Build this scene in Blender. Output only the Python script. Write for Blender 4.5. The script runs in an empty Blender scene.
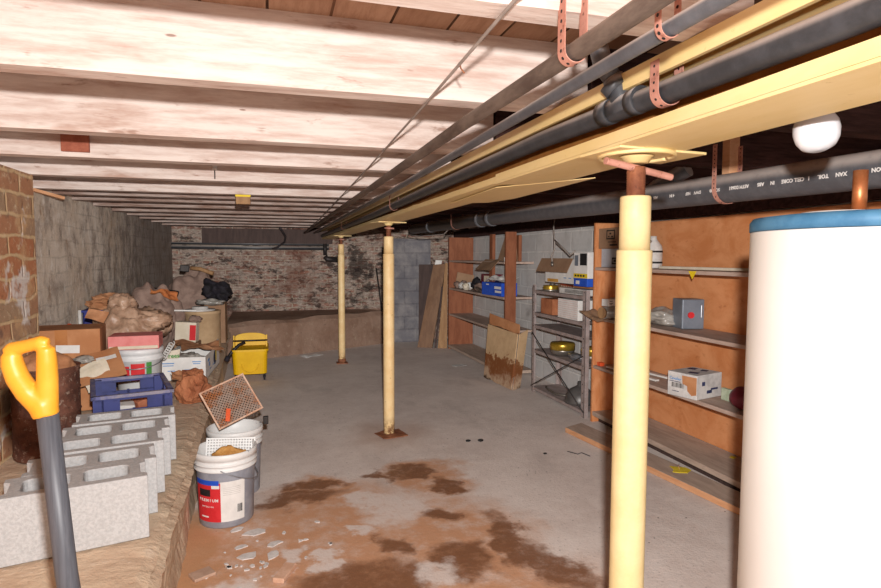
import bpy, bmesh, math, random
from mathutils import Vector, Matrix, noise
R = math.radians
S = bpy.context.scene
COL = S.collection

# ------------------------------------------------------------------ helpers
def lin(h):
    h = h.lstrip('#'); out = []
    for i in (0, 2, 4):
        c = int(h[i:i+2], 16)/255
        out.append(c/12.92 if c <= .04045 else ((c+.055)/1.055)**2.4)
    return (*out, 1)

class NT:
    def __init__(s, name):
        s.m = bpy.data.materials.new(name); s.m.use_nodes = True
        s.t = s.m.node_tree; s.b = s.t.nodes['Principled BSDF']
        s.tc = s.t.nodes.new('ShaderNodeTexCoord')
    def n(s, typ, **k):
        o = s.t.nodes.new(typ)
        for a, v in k.items():
            if a == 'ins':
                for key, val in v.items():
                    if isinstance(val, bpy.types.NodeSocket): s.t.links.new(val, o.inputs[key])
                    else: o.inputs[key].default_value = val
            else: setattr(o, a, v)
        return o
    def link(s, a, b): s.t.links.new(a, b)
    def obj(s): return s.tc.outputs['Object']
    def math(s, op, a, b=0.0, clamp=False):
        o = s.n('ShaderNodeMath', operation=op, use_clamp=clamp)
        for i, v in enumerate((a, b)):
            if isinstance(v, bpy.types.NodeSocket): s.link(v, o.inputs[i])
            else: o.inputs[i].default_value = v
        return o.outputs[0]
    def noise(s, scale, detail=4, rough=.6, vec=None, dist=0, stretch=None):
        v = vec or s.obj()
        if stretch:
            v = s.n('ShaderNodeMapping', ins={'Vector': v, 'Scale': stretch}).outputs[0]
        return s.n('ShaderNodeTexNoise', ins={'Vector': v, 'Scale': scale, 'Detail': detail, 'Roughness': rough, 'Distortion': dist}).outputs['Fac']
    def step(s, f, a, b, lo=0.0, hi=1.0):
        return s.n('ShaderNodeMapRange', interpolation_type='SMOOTHSTEP', ins={'Value': f, 'From Min': a, 'From Max': b, 'To Min': lo, 'To Max': hi}).outputs[0]
    def mix(s, f, a, b, mode='MIX'):
        o = s.n('ShaderNodeMix', data_type='RGBA', blend_type=mode)
        for i, v in ((0, f), (6, a), (7, b)):
            if isinstance(v, bpy.types.NodeSocket): s.link(v, o.inputs[i])
            elif i == 0: o.inputs[0].default_value = v
            else: o.inputs[i].default_value = lin(v) if isinstance(v, str) else v
        return o.outputs[2]
    def ramp(s, f, stops):
        o = s.n('ShaderNodeValToRGB', ins={'Fac': f}); e = o.color_ramp.elements
        while len(e) < len(stops): e.new(.5)
        for i, (p, c) in enumerate(stops): e[i].position = p; e[i].color = lin(c)
        return o.outputs[0]
    def swz(s, order, vec=None):
        sp = s.n('ShaderNodeSeparateXYZ', ins={0: vec or s.obj()}); c = s.n('ShaderNodeCombineXYZ')
        for i, a in enumerate(order):
            if a in 'xyz': s.link(sp.outputs['xyz'.index(a)], c.inputs[i])
        return c.outputs[0]
    def sep(s, a, vec=None):
        return s.n('ShaderNodeSeparateXYZ', ins={0: vec or s.obj()}).outputs['xyz'.index(a)]
    def brick(s, vec, w, h, mortar, c1='#ffffff', c2='#000000', cm='#808080', off=.5, smooth=.3):
        o = s.n('ShaderNodeTexBrick', ins={'Vector': vec, 'Color1': lin(c1), 'Color2': lin(c2), 'Mortar': lin(cm), 'Scale': 1.0,
             'Mortar Size': mortar, 'Mortar Smooth': smooth, 'Brick Width': w, 'Row Height': h})
        o.offset = off
        return o
    def bump(s, h, strength=.4, dist=.02):
        o = s.n('ShaderNodeBump', ins={'Height': h, 'Strength': strength, 'Distance': dist}); s.link(o.outputs[0], s.b.inputs['Normal'])
    def out(s, col=None, rough=.7, metal=0.0, spec=.3):
        if col is not None:
            if isinstance(col, bpy.types.NodeSocket): s.link(col, s.b.inputs['Base Color'])
            else: s.b.inputs['Base Color'].default_value = lin(col)
        if isinstance(rough, bpy.types.NodeSocket): s.link(rough, s.b.inputs['Roughness'])
        else: s.b.inputs['Roughness'].default_value = rough
        s.b.inputs['Metallic'].default_value = metal
        s.b.inputs['Specular IOR Level'].default_value = spec
        return s.m

def plain(name, c1, c2=None, scale=8, rough=.7, metal=0.0, spec=.3, bump=0.0, stretch=None, det=5):
    t = NT(name); f = t.noise(scale, det, .65, stretch=stretch)
    c = t.mix(t.step(f, .35, .65), c1, c2 or c1)
    if bump: t.bump(f, bump, .01)
    return t.out(c, rough, metal, spec)

class MB:
    def __init__(s): s.bm = bmesh.new()
    def add(s, verts, M=None, smooth=False):
        if M is not None: bmesh.ops.transform(s.bm, matrix=M, verts=verts)
        if smooth:
            for f in {f for v in verts for f in v.link_faces}: f.smooth = True
        return s
    def box(s, c, d, rot=(0, 0, 0), bev=0.0, M=None):
        r = bmesh.ops.create_cube(s.bm, size=1); vs = r['verts']
        bmesh.ops.scale(s.bm, vec=d, verts=vs)
        if bev:
            es = list({e for v in vs for e in v.link_edges})
            rr = bmesh.ops.bevel(s.bm, geom=es, offset=bev, segments=2, affect='EDGES', profile=.5)
            vs = list({v for f in rr['faces'] for v in f.verts} | {v for v in vs if v.is_valid})
        T = Matrix.Translation(c) @ (Matrix.Rotation(rot[2], 4, 'Z') @ Matrix.Rotation(rot[1], 4, 'Y') @ Matrix.Rotation(rot[0], 4, 'X'))
        return s.add(vs, (M @ T) if M is not None else T)
    def b2(s, lo, hi, bev=0.0):
        return s.box([(a+b)/2 for a, b in zip(lo, hi)], [b-a for a, b in zip(lo, hi)], bev=bev)
    def cyl(s, a, b, r, r2=None, seg=24, caps=True):
        a, b = Vector(a), Vector(b); d = b-a
        res = bmesh.ops.create_cone(s.bm, cap_ends=caps, segments=seg, radius1=r, radius2=r if r2 is None else r2, depth=d.length)
        q = Vector((0, 0, 1)).rotation_difference(d.normalized()).to_matrix().to_4x4()
        s.add(res['verts'], Matrix.Translation((a+b)/2) @ q)
        for f in {f for v in res['verts'] for f in v.link_faces}: f.smooth = len(f.verts) == 4
        return s
    def lathe(s, prof, c=(0, 0, 0), seg=40, M=None, caps=True):
        rings = []; allv = []
        for r, z in prof:
            ring = [s.bm.verts.new((r*math.cos(2*math.pi*i/seg), r*math.sin(2*math.pi*i/seg), z)) for i in range(seg)]
            rings.append(ring); allv += ring
        for A, B in zip(rings, rings[1:]):
            for i in range(seg):
                f = s.bm.faces.new((A[i], A[(i+1) % seg], B[(i+1) % seg], B[i])); f.smooth = True
        if caps and prof[0][0] > 1e-4: s.bm.faces.new(list(reversed(rings[0])))
        if caps and prof[-1][0] > 1e-4: s.bm.faces.new(rings[-1])
        T = Matrix.Translation(c)
        return s.add(allv, T if M is None else T @ M)
    def tube(s, pts, r, seg=10, flat=None):
        """sweep a circle (or a flat strip flat=(w,t)) along a polyline"""
        pts = [Vector(p) for p in pts]; rings = []; up0 = None
        for i, p in enumerate(pts):
            t = (pts[min(i+1, len(pts)-1)]-pts[max(i-1, 0)]).normalized()
            if up0 is None:
                up0 = t.cross(Vector((0, 0, 1)) if abs(t.z) < .9 else Vector((1, 0, 0))).normalized()
                if flat and len(flat) > 2: up0 = Vector(flat[2])
            u = (up0-t*up0.dot(t)).normalized(); up0 = u; w = t.cross(u)
            if flat:
                a, b = flat[0]/2, flat[1]/2
                ring = [p+u*x+w*y for x, y in ((-a, -b), (a, -b), (a, b), (-a, b))]
            else:
                ring = [p+(u*math.cos(2*math.pi*k/seg)+w*math.sin(2*math.pi*k/seg))*r for k in range(seg)]
            rings.append([s.bm.verts.new(v) for v in ring])
        n = len(rings[0])
        for A, B in zip(rings, rings[1:]):
            for k in range(n):
                f = s.bm.faces.new((A[k], A[(k+1) % n], B[(k+1) % n], B[k])); f.smooth = not flat
        s.bm.faces.new(list(reversed(rings[0]))); s.bm.faces.new(rings[-1])
        return s
    def prism(s, poly, z0, z1, M=None):
        lo = [s.bm.verts.new((x, y, z0)) for x, y in poly]; hi = [s.bm.verts.new((x, y, z1)) for x, y in poly]
        s.bm.faces.new(list(reversed(lo))); s.bm.faces.new(hi); n = len(poly)
        for i in range(n): s.bm.faces.new((lo[i], lo[(i+1) % n], hi[(i+1) % n], hi[i]))
        return s.add(lo+hi, M)
    def blob(s, c, rad, seed=0, amp=.25, freq=2.0, sub=4, smooth=True, flatz=None, ridge=False, rot=0):
        r = bmesh.ops.create_icosphere(s.bm, subdivisions=sub, radius=1); vs = r['verts']; o = Vector((seed*7.3, seed*3.1, seed*1.7))
        for v in vs:
            p = v.co.copy(); d = noise.noise(p*freq+o)
            if ridge: d = (.5-abs(d))*1.2+.4*(.5-abs(noise.noise(p*freq*2.3+o)))-.4
            else: d += .5*noise.noise(p*freq*2.1+o)
            v.co = p*(1+amp*d)
            if flatz is not None and v.co.z < flatz: v.co.z = flatz+(v.co.z-flatz)*.05
        bmesh.ops.scale(s.bm, vec=rad, verts=vs)
        return s.add(vs, Matrix.Translation(c) @ Matrix.Rotation(rot, 4, 'Z'), smooth)
    def sheet(s, c, w, d, seed=0, amp=.02, freq=6, n=14, th=.002, rot=(0, 0, 0), ragged=0.0):
        """a creased sheet with a little thickness"""
        o = Vector((seed*5.1, seed*2.3, 0)); g = {}
        T = Matrix.Translation(c) @ (Matrix.Rotation(rot[2], 4, 'Z') @ Matrix.Rotation(rot[1], 4, 'Y') @ Matrix.Rotation(rot[0], 4, 'X'))
        for k in (0, 1):
            for i in range(n+1):
                for j in range(n+1):
                    x, y = (i/n-.5)*w, (j/n-.5)*d
                    e = ragged*noise.noise(Vector((x*9, y*9, seed+5)))
                    sx = 1+e*(1 if i in (0, n) else 0); sy = 1+e*(1 if j in (0, n) else 0)
                    z = amp*(noise.noise(Vector((x*freq, y*freq, 0))+o)+.5*noise.noise(Vector((x*freq*2.2, y*freq*2.2, 3))+o))
                    g[k, i, j] = s.bm.verts.new(T @ Vector((x*sx, y*sy, z-(th if k else 0))))
        for i in range(n):
            for j in range(n):
                s.bm.faces.new((g[0, i, j], g[0, i+1, j], g[0, i+1, j+1], g[0, i, j+1]))
                s.bm.faces.new((g[1, i, j+1], g[1, i+1, j+1], g[1, i+1, j], g[1, i, j]))
        for i in range(n):
            s.bm.faces.new((g[0, i+1, 0], g[0, i, 0], g[1, i, 0], g[1, i+1, 0])); s.bm.faces.new((g[0, i, n], g[0, i+1, n], g[1, i+1, n], g[1, i, n]))
            s.bm.faces.new((g[0, 0, i], g[0, 0, i+1], g[1, 0, i+1], g[1, 0, i])); s.bm.faces.new((g[0, n, i+1], g[0, n, i], g[1, n, i], g[1, n, i+1]))
        return s
    def build(s, name, mat, parent=None, bevel=0.0):
        bmesh.ops.recalc_face_normals(s.bm, faces=s.bm.faces[:])
        me = bpy.data.meshes.new(name); s.bm.to_mesh(me); s.bm.free(); me.materials.append(mat)
        o = bpy.data.objects.new(name, me); COL.objects.link(o)
        if parent is not None:
            o.parent = parent; o.matrix_parent_inverse = pinv(parent)
        if bevel:
            m = o.modifiers.new('bevel', 'BEVEL'); m.width = bevel; m.segments = 2; m.limit_method = 'ANGLE'
        return o

def world_of(o):
    m = o.matrix_basis.copy()
    while o.parent is not None:
        m = o.parent.matrix_basis @ o.matrix_parent_inverse @ m if False else (o.parent.matrix_basis @ (o.matrix_parent_inverse @ m))
        o = o.parent
    return m
def pinv(p): return world_of(p).inverted()      # geometry is written in world coordinates

def thing(name, label, cat, loc=(0, 0, 0), group=None):
    o = bpy.data.objects.new(name, None); o.empty_display_size = .05; COL.objects.link(o); o.location = loc
    return tag(o, label, cat, group)
def tag(o, label, cat, group=None, kind=None):
    o['label'] = label; o['category'] = cat
    if group: o['group'] = group
    if kind: o['kind'] = kind
    return o
def struct(name, mb, mat):
    o = mb.build(name, mat); o['kind'] = 'structure'; return o
def text(name, body, size, M, mat, parent, depth=.0006, bold=0.0):
    cu = bpy.data.curves.new(name, 'FONT'); cu.body = body; cu.size = size; cu.align_x = 'CENTER'; cu.align_y = 'CENTER'; cu.extrude = depth; cu.offset = bold
    cu.resolution_u = 2
    tmp = bpy.data.objects.new(name+'_curve', cu); COL.objects.link(tmp)
    dg = bpy.context.evaluated_depsgraph_get(); me = bpy.data.meshes.new_from_object(tmp.evaluated_get(dg))
    bpy.data.objects.remove(tmp); me.transform(M); me.materials.clear(); me.materials.append(mat)
    o = bpy.data.objects.new(name, me); COL.objects.link(o); o.parent = parent; o.matrix_parent_inverse = pinv(parent)
    return o
def face_m(origin, xdir, ydir):
    x = Vector(xdir).normalized(); y = Vector(ydir).normalized(); z = x.cross(y)
    m = Matrix((x, y, z)).transposed().to_4x4(); m.translation = Vector(origin); return m
def box_m(c, rz): return Matrix.Translation(c) @ Matrix.Rotation(rz, 4, 'Z')
# ------------------------------------------------------------------ materials
def mat_floor():
    t = NT('concrete_floor'); o = t.obj()
    warp = t.n('ShaderNodeTexNoise', ins={'Vector': o, 'Scale': 3.2, 'Detail': 5, 'Roughness': .62}).outputs['Color']
    wv = t.n('ShaderNodeVectorMath', operation='SUBTRACT', ins={0: warp, 1: (.5, .5, .5)}).outputs[0]
    wv = t.n('ShaderNodeVectorMath', operation='SCALE', ins={0: wv, 'Scale': .55}).outputs[0]
    p = t.n('ShaderNodeVectorMath', operation='ADD', ins={0: o, 1: wv}).outputs[0]
    def ell(x, y, rx, ry, a=.6, b=1.2):
        d = t.n('ShaderNodeVectorMath', operation='SUBTRACT', ins={0: p, 1: (x, y, 0)}).outputs[0]
        d = t.n('ShaderNodeVectorMath', operation='MULTIPLY', ins={0: d, 1: (1/rx, 1/ry, 0)}).outputs[0]
        l = t.n('ShaderNodeVectorMath', operation='LENGTH', ins={0: d}).outputs['Value']
        return t.step(l, a, b, 1.0, 0.0)
    def union(*es):
        r = ell(*es[0])
        for e in es[1:]: r = t.math('MAXIMUM', r, ell(*e))
        return r
    n1 = t.noise(1.3, 6, .6); n2 = t.noise(9, 6, .7); n3 = t.noise(60, 3, .7)
    base = t.mix(t.step(n1, .35, .68), '#cdbeb6', '#ded1c9')
    base = t.mix(t.step(n2, .35, .75, 0, .5), base, '#e6dbd4')
    base = t.mix(t.step(t.noise(2.1, 5, .6, stretch=(1, .45, 1)), .54, .70, 0, .5), base, '#b4a69f')
    base = t.mix(t.step(n3, .58, .72, 0, .45), base, '#6f625c')
    base = t.mix(t.step(t.noise(24, 5, .8), .56, .70, 0, .4), base, '#8d7d76')
    base = t.mix(t.step(t.noise(38, 4, .8), .60, .70, 0, .5), base, '#efe6e0')
    vd = t.n('ShaderNodeTexVoronoi', ins={'Vector': o, 'Scale': 16.0}).outputs['Distance']
    base = t.mix(t.math('MULTIPLY', t.step(vd, .05, .10, 1, 0), t.step(t.noise(2.3, 3, .6), .5, .6)), base, '#4b403a')
    # tan soil dried on the slab, then damp rust-brown spots, then scuffed clean spots
    tan = union((.25, 2.75, .62, .70), (-.28, 2.75, .22, .7), (.72, 2.55, .52, .6), (.45, 2.0, .85, .6), (.25, 3.4, .2, .22), (.9, 3.35, .28, .28))
    base = t.mix(t.math('MULTIPLY', tan, t.step(t.noise(6, 6, .7), .28, .56, .45, 1)), base, '#c49473')
    halo = union((.84, 4.28, .42, .42, .1, 1.2))
    base = t.mix(t.math('MULTIPLY', halo, .45), base, '#a37a62')
    damp = union((.22, 3.42, .20, .09), (.10, 3.24, .28, .11), (.62, 3.45, .10, .07), (.84, 3.44, .16, .09), (.97, 3.22, .09, .13), (.86, 2.85, .11, .10), (.80, 2.38, .16, .16), (1.08, 2.52, .10, .28), (1.16, 2.2, .12, .30), (.36, 2.30, .28, .22), (.52, 2.62, .1, .1))
    base = t.mix(t.math('MULTIPLY', damp, t.step(t.noise(14, 5, .7), .25, .55, .6, .95)), base, '#80583f')
    pale = union((.62, 2.98, .2, .22), (.50, 3.1, .14, .1), (.64, 2.3, .15, .11), (.06, 2.55, .07, .1), (.24, 2.55, .06, .08), (-.2, 2.38, .2, .11), (.42, 2.78, .07, .06))
    base = t.mix(t.math('MULTIPLY', pale, t.step(t.noise(11, 6, .75), .3, .5, .35, .85)), base, '#dacec7')
    soil = union((-.36, 2.75, .12, .55, .5, 1.2))
    base = t.mix(t.math('MULTIPLY', soil, .9), base, '#bd8d67')
    t.bump(t.math('ADD', t.math('MULTIPLY', n2, .6), t.math('MULTIPLY', n3, .35)), .45, .014)
    t.out(base, t.math('SUBTRACT', .8, t.math('MULTIPLY', damp, .3)), 0, .25); return t.m

def mat_whitewashed_wood(name='whitewashed_wood', grime=0.0):
    t = NT(name)
    g = t.noise(3.5, 7, .7, stretch=(1, 8, 9)); b = t.noise(2.2, 5, .65, stretch=(.8, 3, 3)); f = t.noise(26, 4, .7, stretch=(.25, 1, 1))
    c = t.mix(t.step(g, .3, .62), '#b9a196', '#d6c8c0')
    c = t.mix(t.step(b, .54, .72, 0, .8), c, '#a17c6a')
    c = t.mix(t.step(f, .60, .72, 0, .6), c, '#86624f')
    kn = t.n('ShaderNodeTexVoronoi', ins={'Vector': t.n('ShaderNodeMapping', ins={'Vector': t.obj(), 'Scale': (1.6, 1, 5.5)}).outputs[0], 'Scale': 1.9}).outputs['Distance']
    c = t.mix(t.step(kn, .03, .05, .7, 0), c, '#6a4634')
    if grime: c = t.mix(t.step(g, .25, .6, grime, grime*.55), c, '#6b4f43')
    t.bump(g, .25, .01); return t.out(c, .85, 0, .15)
def mat_dark_wood():
    t = NT('sooty_wood'); g = t.noise(4, 6, .7, stretch=(1, 8, 9))
    c = t.mix(t.step(g, .3, .7), '#2b1c1a', '#4a3330')
    t.bump(g, .3, .01); return t.out(c, .9, 0, .15)
def mat_boards():
    t = NT('subfloor_boards'); g = t.noise(5, 5, .7, stretch=(6, 1, 1))
    br = t.brick(t.swz('yx'), 9, .145, .004, '#a98770', '#94735d', '#33241b')
    c = t.mix(t.step(g, .35, .7, 0, .6), br.outputs['Color'], '#7b5743')
    t.bump(br.outputs['Fac'], -.4, .01); return t.out(c, .9, 0, .1)
def mat_plaster_left():
    t = NT('whitewashed_block_wall'); v = t.swz('yz')
    w = t.n('ShaderNodeTexNoise', ins={'Vector': v, 'Scale': 4, 'Detail': 4}).outputs['Color']
    v2 = t.mix(.05, v, w, 'ADD')
    br = t.brick(v2, .42, .105, .010, '#ffffff', '#d0d0d0', '#777777', smooth=.8)
    n1 = t.noise(1.4, 6, .65); n2 = t.noise(6, 7, .75, stretch=(1, 1, .7)); n3 = t.noise(17, 6, .8, stretch=(1, 1, .45)); n4 = t.noise(60, 3, .8)
    c = t.mix(t.step(n1, .35, .65), '#d2bfab', '#e4d6c7')
    c = t.mix(t.step(n2, .44, .64, 0, .85), c, '#a8978a')
    c = t.mix(t.step(n3, .52, .66, 0, .85), c, '#eee6dd')
    c = t.mix(t.step(n3, .44, .34, 0, .8), c, '#85766c')
    c = t.mix(t.step(t.noise(3, 5, .7), .58, .70, 0, .6), c, '#a5805f')
    c = t.mix(t.step(n4, .60, .70, 0, .45), c, '#6f625a')
    c = t.mix(t.math('MULTIPLY', t.step(br.outputs['Fac'], .2, .9), t.step(n1, .4, .6, .0, .25)), c, '#6b5f58')
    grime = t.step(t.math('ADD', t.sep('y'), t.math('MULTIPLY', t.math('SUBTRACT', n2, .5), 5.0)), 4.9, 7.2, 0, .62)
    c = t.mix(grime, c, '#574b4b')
    h = t.math('ADD', t.math('MULTIPLY', br.outputs['Fac'], -.25), t.math('MULTIPLY', n2, 1.0))
    t.bump(t.math('ADD', h, t.math('MULTIPLY', n3, .5)), .35, .02); return t.out(c, .9, 0, .15)
def mat_old_brick():
    t = NT('old_brick_pier'); v = t.swz('yz')
    if True:
        sp = t.n('ShaderNodeSeparateXYZ', ins={0: t.obj()}); cb = t.n('ShaderNodeCombineXYZ')
        t.link(t.math('ADD', sp.outputs[0], sp.outputs[1]), cb.inputs[0]); t.link(sp.outputs[2], cb.inputs[1]); v = cb.outputs[0]
    w = t.n('ShaderNodeTexNoise', ins={'Vector': v, 'Scale': 6, 'Detail': 3}).outputs['Color']
    v2 = t.mix(.06, v, w, 'ADD')
    br = t.brick(v2, .30, .098, .013, '#b9714a', '#a58a70', '#d2b48c', smooth=.8)
    n1 = t.noise(4.5, 6, .75); n2 = t.noise(16, 5, .75); n3 = t.noise(2.7, 4, .7)
    c = t.mix(t.step(n1, .50, .64, 0, .8), br.outputs['Color'], '#c9a27a')
    c = t.mix(t.step(n2, .54, .68, 0, .8), c, '#d9c3a4')
    c = t.mix(t.step(n3, .57, .64, 0, .85), c, '#ddd5cf')
    c = t.mix(t.step(n3, .42, .34, 0, .75), c, '#7a6154')
    c = t.mix(t.step(n2, .40, .30, 0, .7), c, '#6a4a3a')
    t.bump(t.math('ADD', t.math('MULTIPLY', br.outputs['Fac'], -.6), n2), .4, .015); return t.out(c, .9, 0, .15)
def mat_back_brick():
    t = NT('flaking_brick_wall'); v = t.swz('xz')
    w = t.n('ShaderNodeTexNoise', ins={'Vector': v, 'Scale': 6, 'Detail': 4}).outputs['Color']
    v2 = t.mix(.03, v, w, 'ADD')
    br = t.brick(v2, .21, .072, .011, '#8f6353', '#735349', '#a0907f')
    n1 = t.noise(1.5, 5, .65); n2 = t.noise(9, 6, .75, stretch=(.6, 1, 1.3)); n3 = t.noise(30, 4, .7, stretch=(.6, 1, 1.2))
    c = t.mix(t.step(n2, .40, .56, 0, .85), br.outputs['Color'], '#97887d')
    c = t.mix(t.step(n3, .50, .64, 0, .55), c, '#bfb2a7')
    c = t.mix(t.step(t.noise(5.5, 6, .8, stretch=(.7, 1, 1.4)), .50, .60, 0, .92), c, '#3a302d')
    c = t.mix(t.step(n1, .48, .62, 0, .6), c, '#6b4538')
    c = t.mix(t.step(t.noise(1.9, 5, .7), .56, .66, 0, .8), c, '#2b2422')
    c = t.mix(t.step(n3, .40, .30, 0, .85), c, '#241c1a')
    t.bump(t.math('ADD', t.math('MULTIPLY', br.outputs['Fac'], -.8), t.math('MULTIPLY', n2, 1.5)), .7, .03); return t.out(c, .9, 0, .1)
def mat_cinder(axis, name, c1, c2, cm):
    t = NT(name); v = t.swz(axis)
    br = t.brick(v, .40, .20, .012, c1, c2, cm, smooth=.4)
    n = t.noise(5, 6, .7); n2 = t.noise(45, 3, .8)
    c = t.mix(t.step(n, .4, .7, 0, .45), br.outputs['Color'], '#a39c98')
    c = t.mix(t.step(t.noise(2.5, 4, .7), .6, .75, 0, .5), c, '#6b625f')
    t.bump(t.math('ADD', t.math('MULTIPLY', br.outputs['Fac'], -1.2), t.math('MULTIPLY', n2, .4)), .5, .015); return t.out(c, .9, 0, .15)
def mat_earth(name, cs, sc=3):
    t = NT(name); n1 = t.noise(sc, 7, .7); n2 = t.noise(sc*6, 5, .7)
    c = t.mix(t.step(n1, .35, .65), cs[0], cs[1]); c = t.mix(t.step(n2, .55, .75, 0, .7), c, cs[2]); c = t.mix(t.step(n2, .36, .28, 0, .6), c, cs[3])
    t.bump(t.math('ADD', n1, t.math('MULTIPLY', n2, .5)), .6, .03); return t.out(c, .92, 0, .12)
def mat_wood(name, c1, c2, c3, stretch=(6, 1, 6), sc=4, rough=.6):
    t = NT(name); g = t.noise(sc, 6, .65, stretch=stretch, dist=.6); g2 = t.noise(sc*4, 5, .7, stretch=stretch)
    c = t.mix(t.step(g, .34, .64), c1, c2); c = t.mix(t.step(g2, .58, .74, 0, .6), c, c3)
    t.bump(g2, .15, .006); return t.out(c, rough, 0, .25)
def mat_paint(name, c, rust, z0, z1, chips=.66, edge='#e8cd9c'):
    """old paint with rust showing near the given heights and in chips"""
    t = NT(name); n = t.noise(9, 5, .7); n2 = t.noise(26, 4, .75)
    k = t.mix(t.step(n, .35, .7), c, edge)
    k = t.mix(t.step(n2, chips, chips+.06, 0, .8), k, rust)
    low = t.math('MULTIPLY', t.step(t.sep('z'), z0, z1, 1, 0), t.step(n2, .35, .55))
    k = t.mix(low, k, rust); return t.out(k, .5, 0, .35)
def mat_beam():
    t = NT('cream_paint_on_steel'); n = t.noise(4, 5, .7, stretch=(1, .3, 1)); n2 = t.noise(30, 4, .75)
    c = t.mix(t.step(n, .35, .7), '#d9bd80', '#e4cb98'); c = t.mix(t.step(n2, .62, .72, 0, .5), c, '#bd9c5c')
    t.bump(n2, .1, .004); return t.out(c, .45, 0, .4)
def mat_rust(name='rusty_steel', a='#7a4a34', b='#a06a4c', c='#4a2d22'):
    t = NT(name); n = t.noise(14, 5, .7); n2 = t.noise(60, 4, .7)
    k = t.mix(t.step(n, .35, .65), a, b); k = t.mix(t.step(n2, .55, .7, 0, .7), k, c); t.bump(n2, .3, .004); return t.out(k, .75, .2, .3)
def mat_drum():
    t = NT('rusted_drum'); n = t.noise(9, 6, .75); n2 = t.noise(34, 5, .75)
    k = t.mix(t.step(n, .35, .62), '#4b2f27', '#70493b'); k = t.mix(t.step(n2, .56, .68, 0, .9), k, '#a08a7a'); k = t.mix(t.step(n2, .4, .3, 0, .8), k, '#2c1c18')
    t.bump(n2, .5, .008); return t.out(k, .7, .2, .3)
def mat_iron_pipe():
    t = NT('dusty_iron_pipe'); n = t.noise(16, 5, .7, stretch=(1, .3, 1)); up = t.n('ShaderNodeNewGeometry').outputs['Normal']
    k = t.mix(t.step(n, .35, .65), '#54463f', '#75675d'); k = t.mix(t.step(t.sep('z', up), .2, .8, 0, .5), k, '#a39182'); t.bump(n, .2, .004); return t.out(k, .6, .3, .4)
def mat_abs(name='black_plastic_pipe', dust=.75):
    t = NT(name); n = t.noise(20, 5, .7); up = t.n('ShaderNodeNewGeometry').outputs['Normal']
    k = t.mix(t.step(n, .35, .7), *(('#2f3033', '#3f4044') if dust < .8 else ('#4b4b4f', '#5a5a5e'))); k = t.mix(t.math('MULTIPLY', t.step(t.sep('z', up), .05, .6, 0, dust), t.step(n, .2, .5, .6, 1)), k, '#b5a9a2')
    return t.out(k, .42, 0, .5)
def mat_bucket_white():
    t = NT('white_plastic_spattered'); n = t.noise(9, 5, .8)
    k = t.mix(t.step(n, .62, .66), '#dcdad8', '#8a8a90'); return t.out(k, .45, 0, .4)
def mat_sieve():
    t = NT('rusted_mesh'); n = t.noise(11, 5, .7)
    k = t.mix(t.step(n, .42, .6), '#9a8578', '#96592f'); return t.out(k, .6, .3, .4)
def mat_stain_board():
    t = NT('water_stained_board'); n = t.noise(9, 6, .75); z = t.sep('z')
    e = t.math('ADD', z, t.math('MULTIPLY', t.math('SUBTRACT', t.noise(5, 6, .7), .5), .55))
    k = t.mix(t.step(n, .3, .7), '#c4a480', '#b39470')
    k = t.mix(t.math('MULTIPLY', t.step(e, .27, .30, 1, 0), t.step(n, .25, .5, .5, 1)), k, '#7d4c2c')
    k = t.mix(t.step(e, .03, .16, 1, 0), k, '#b79a80'); k = t.mix(t.step(e, -.06, .05, 1, 0), k, '#3b2a20')
    return t.out(k, .8, 0, .15)
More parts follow.
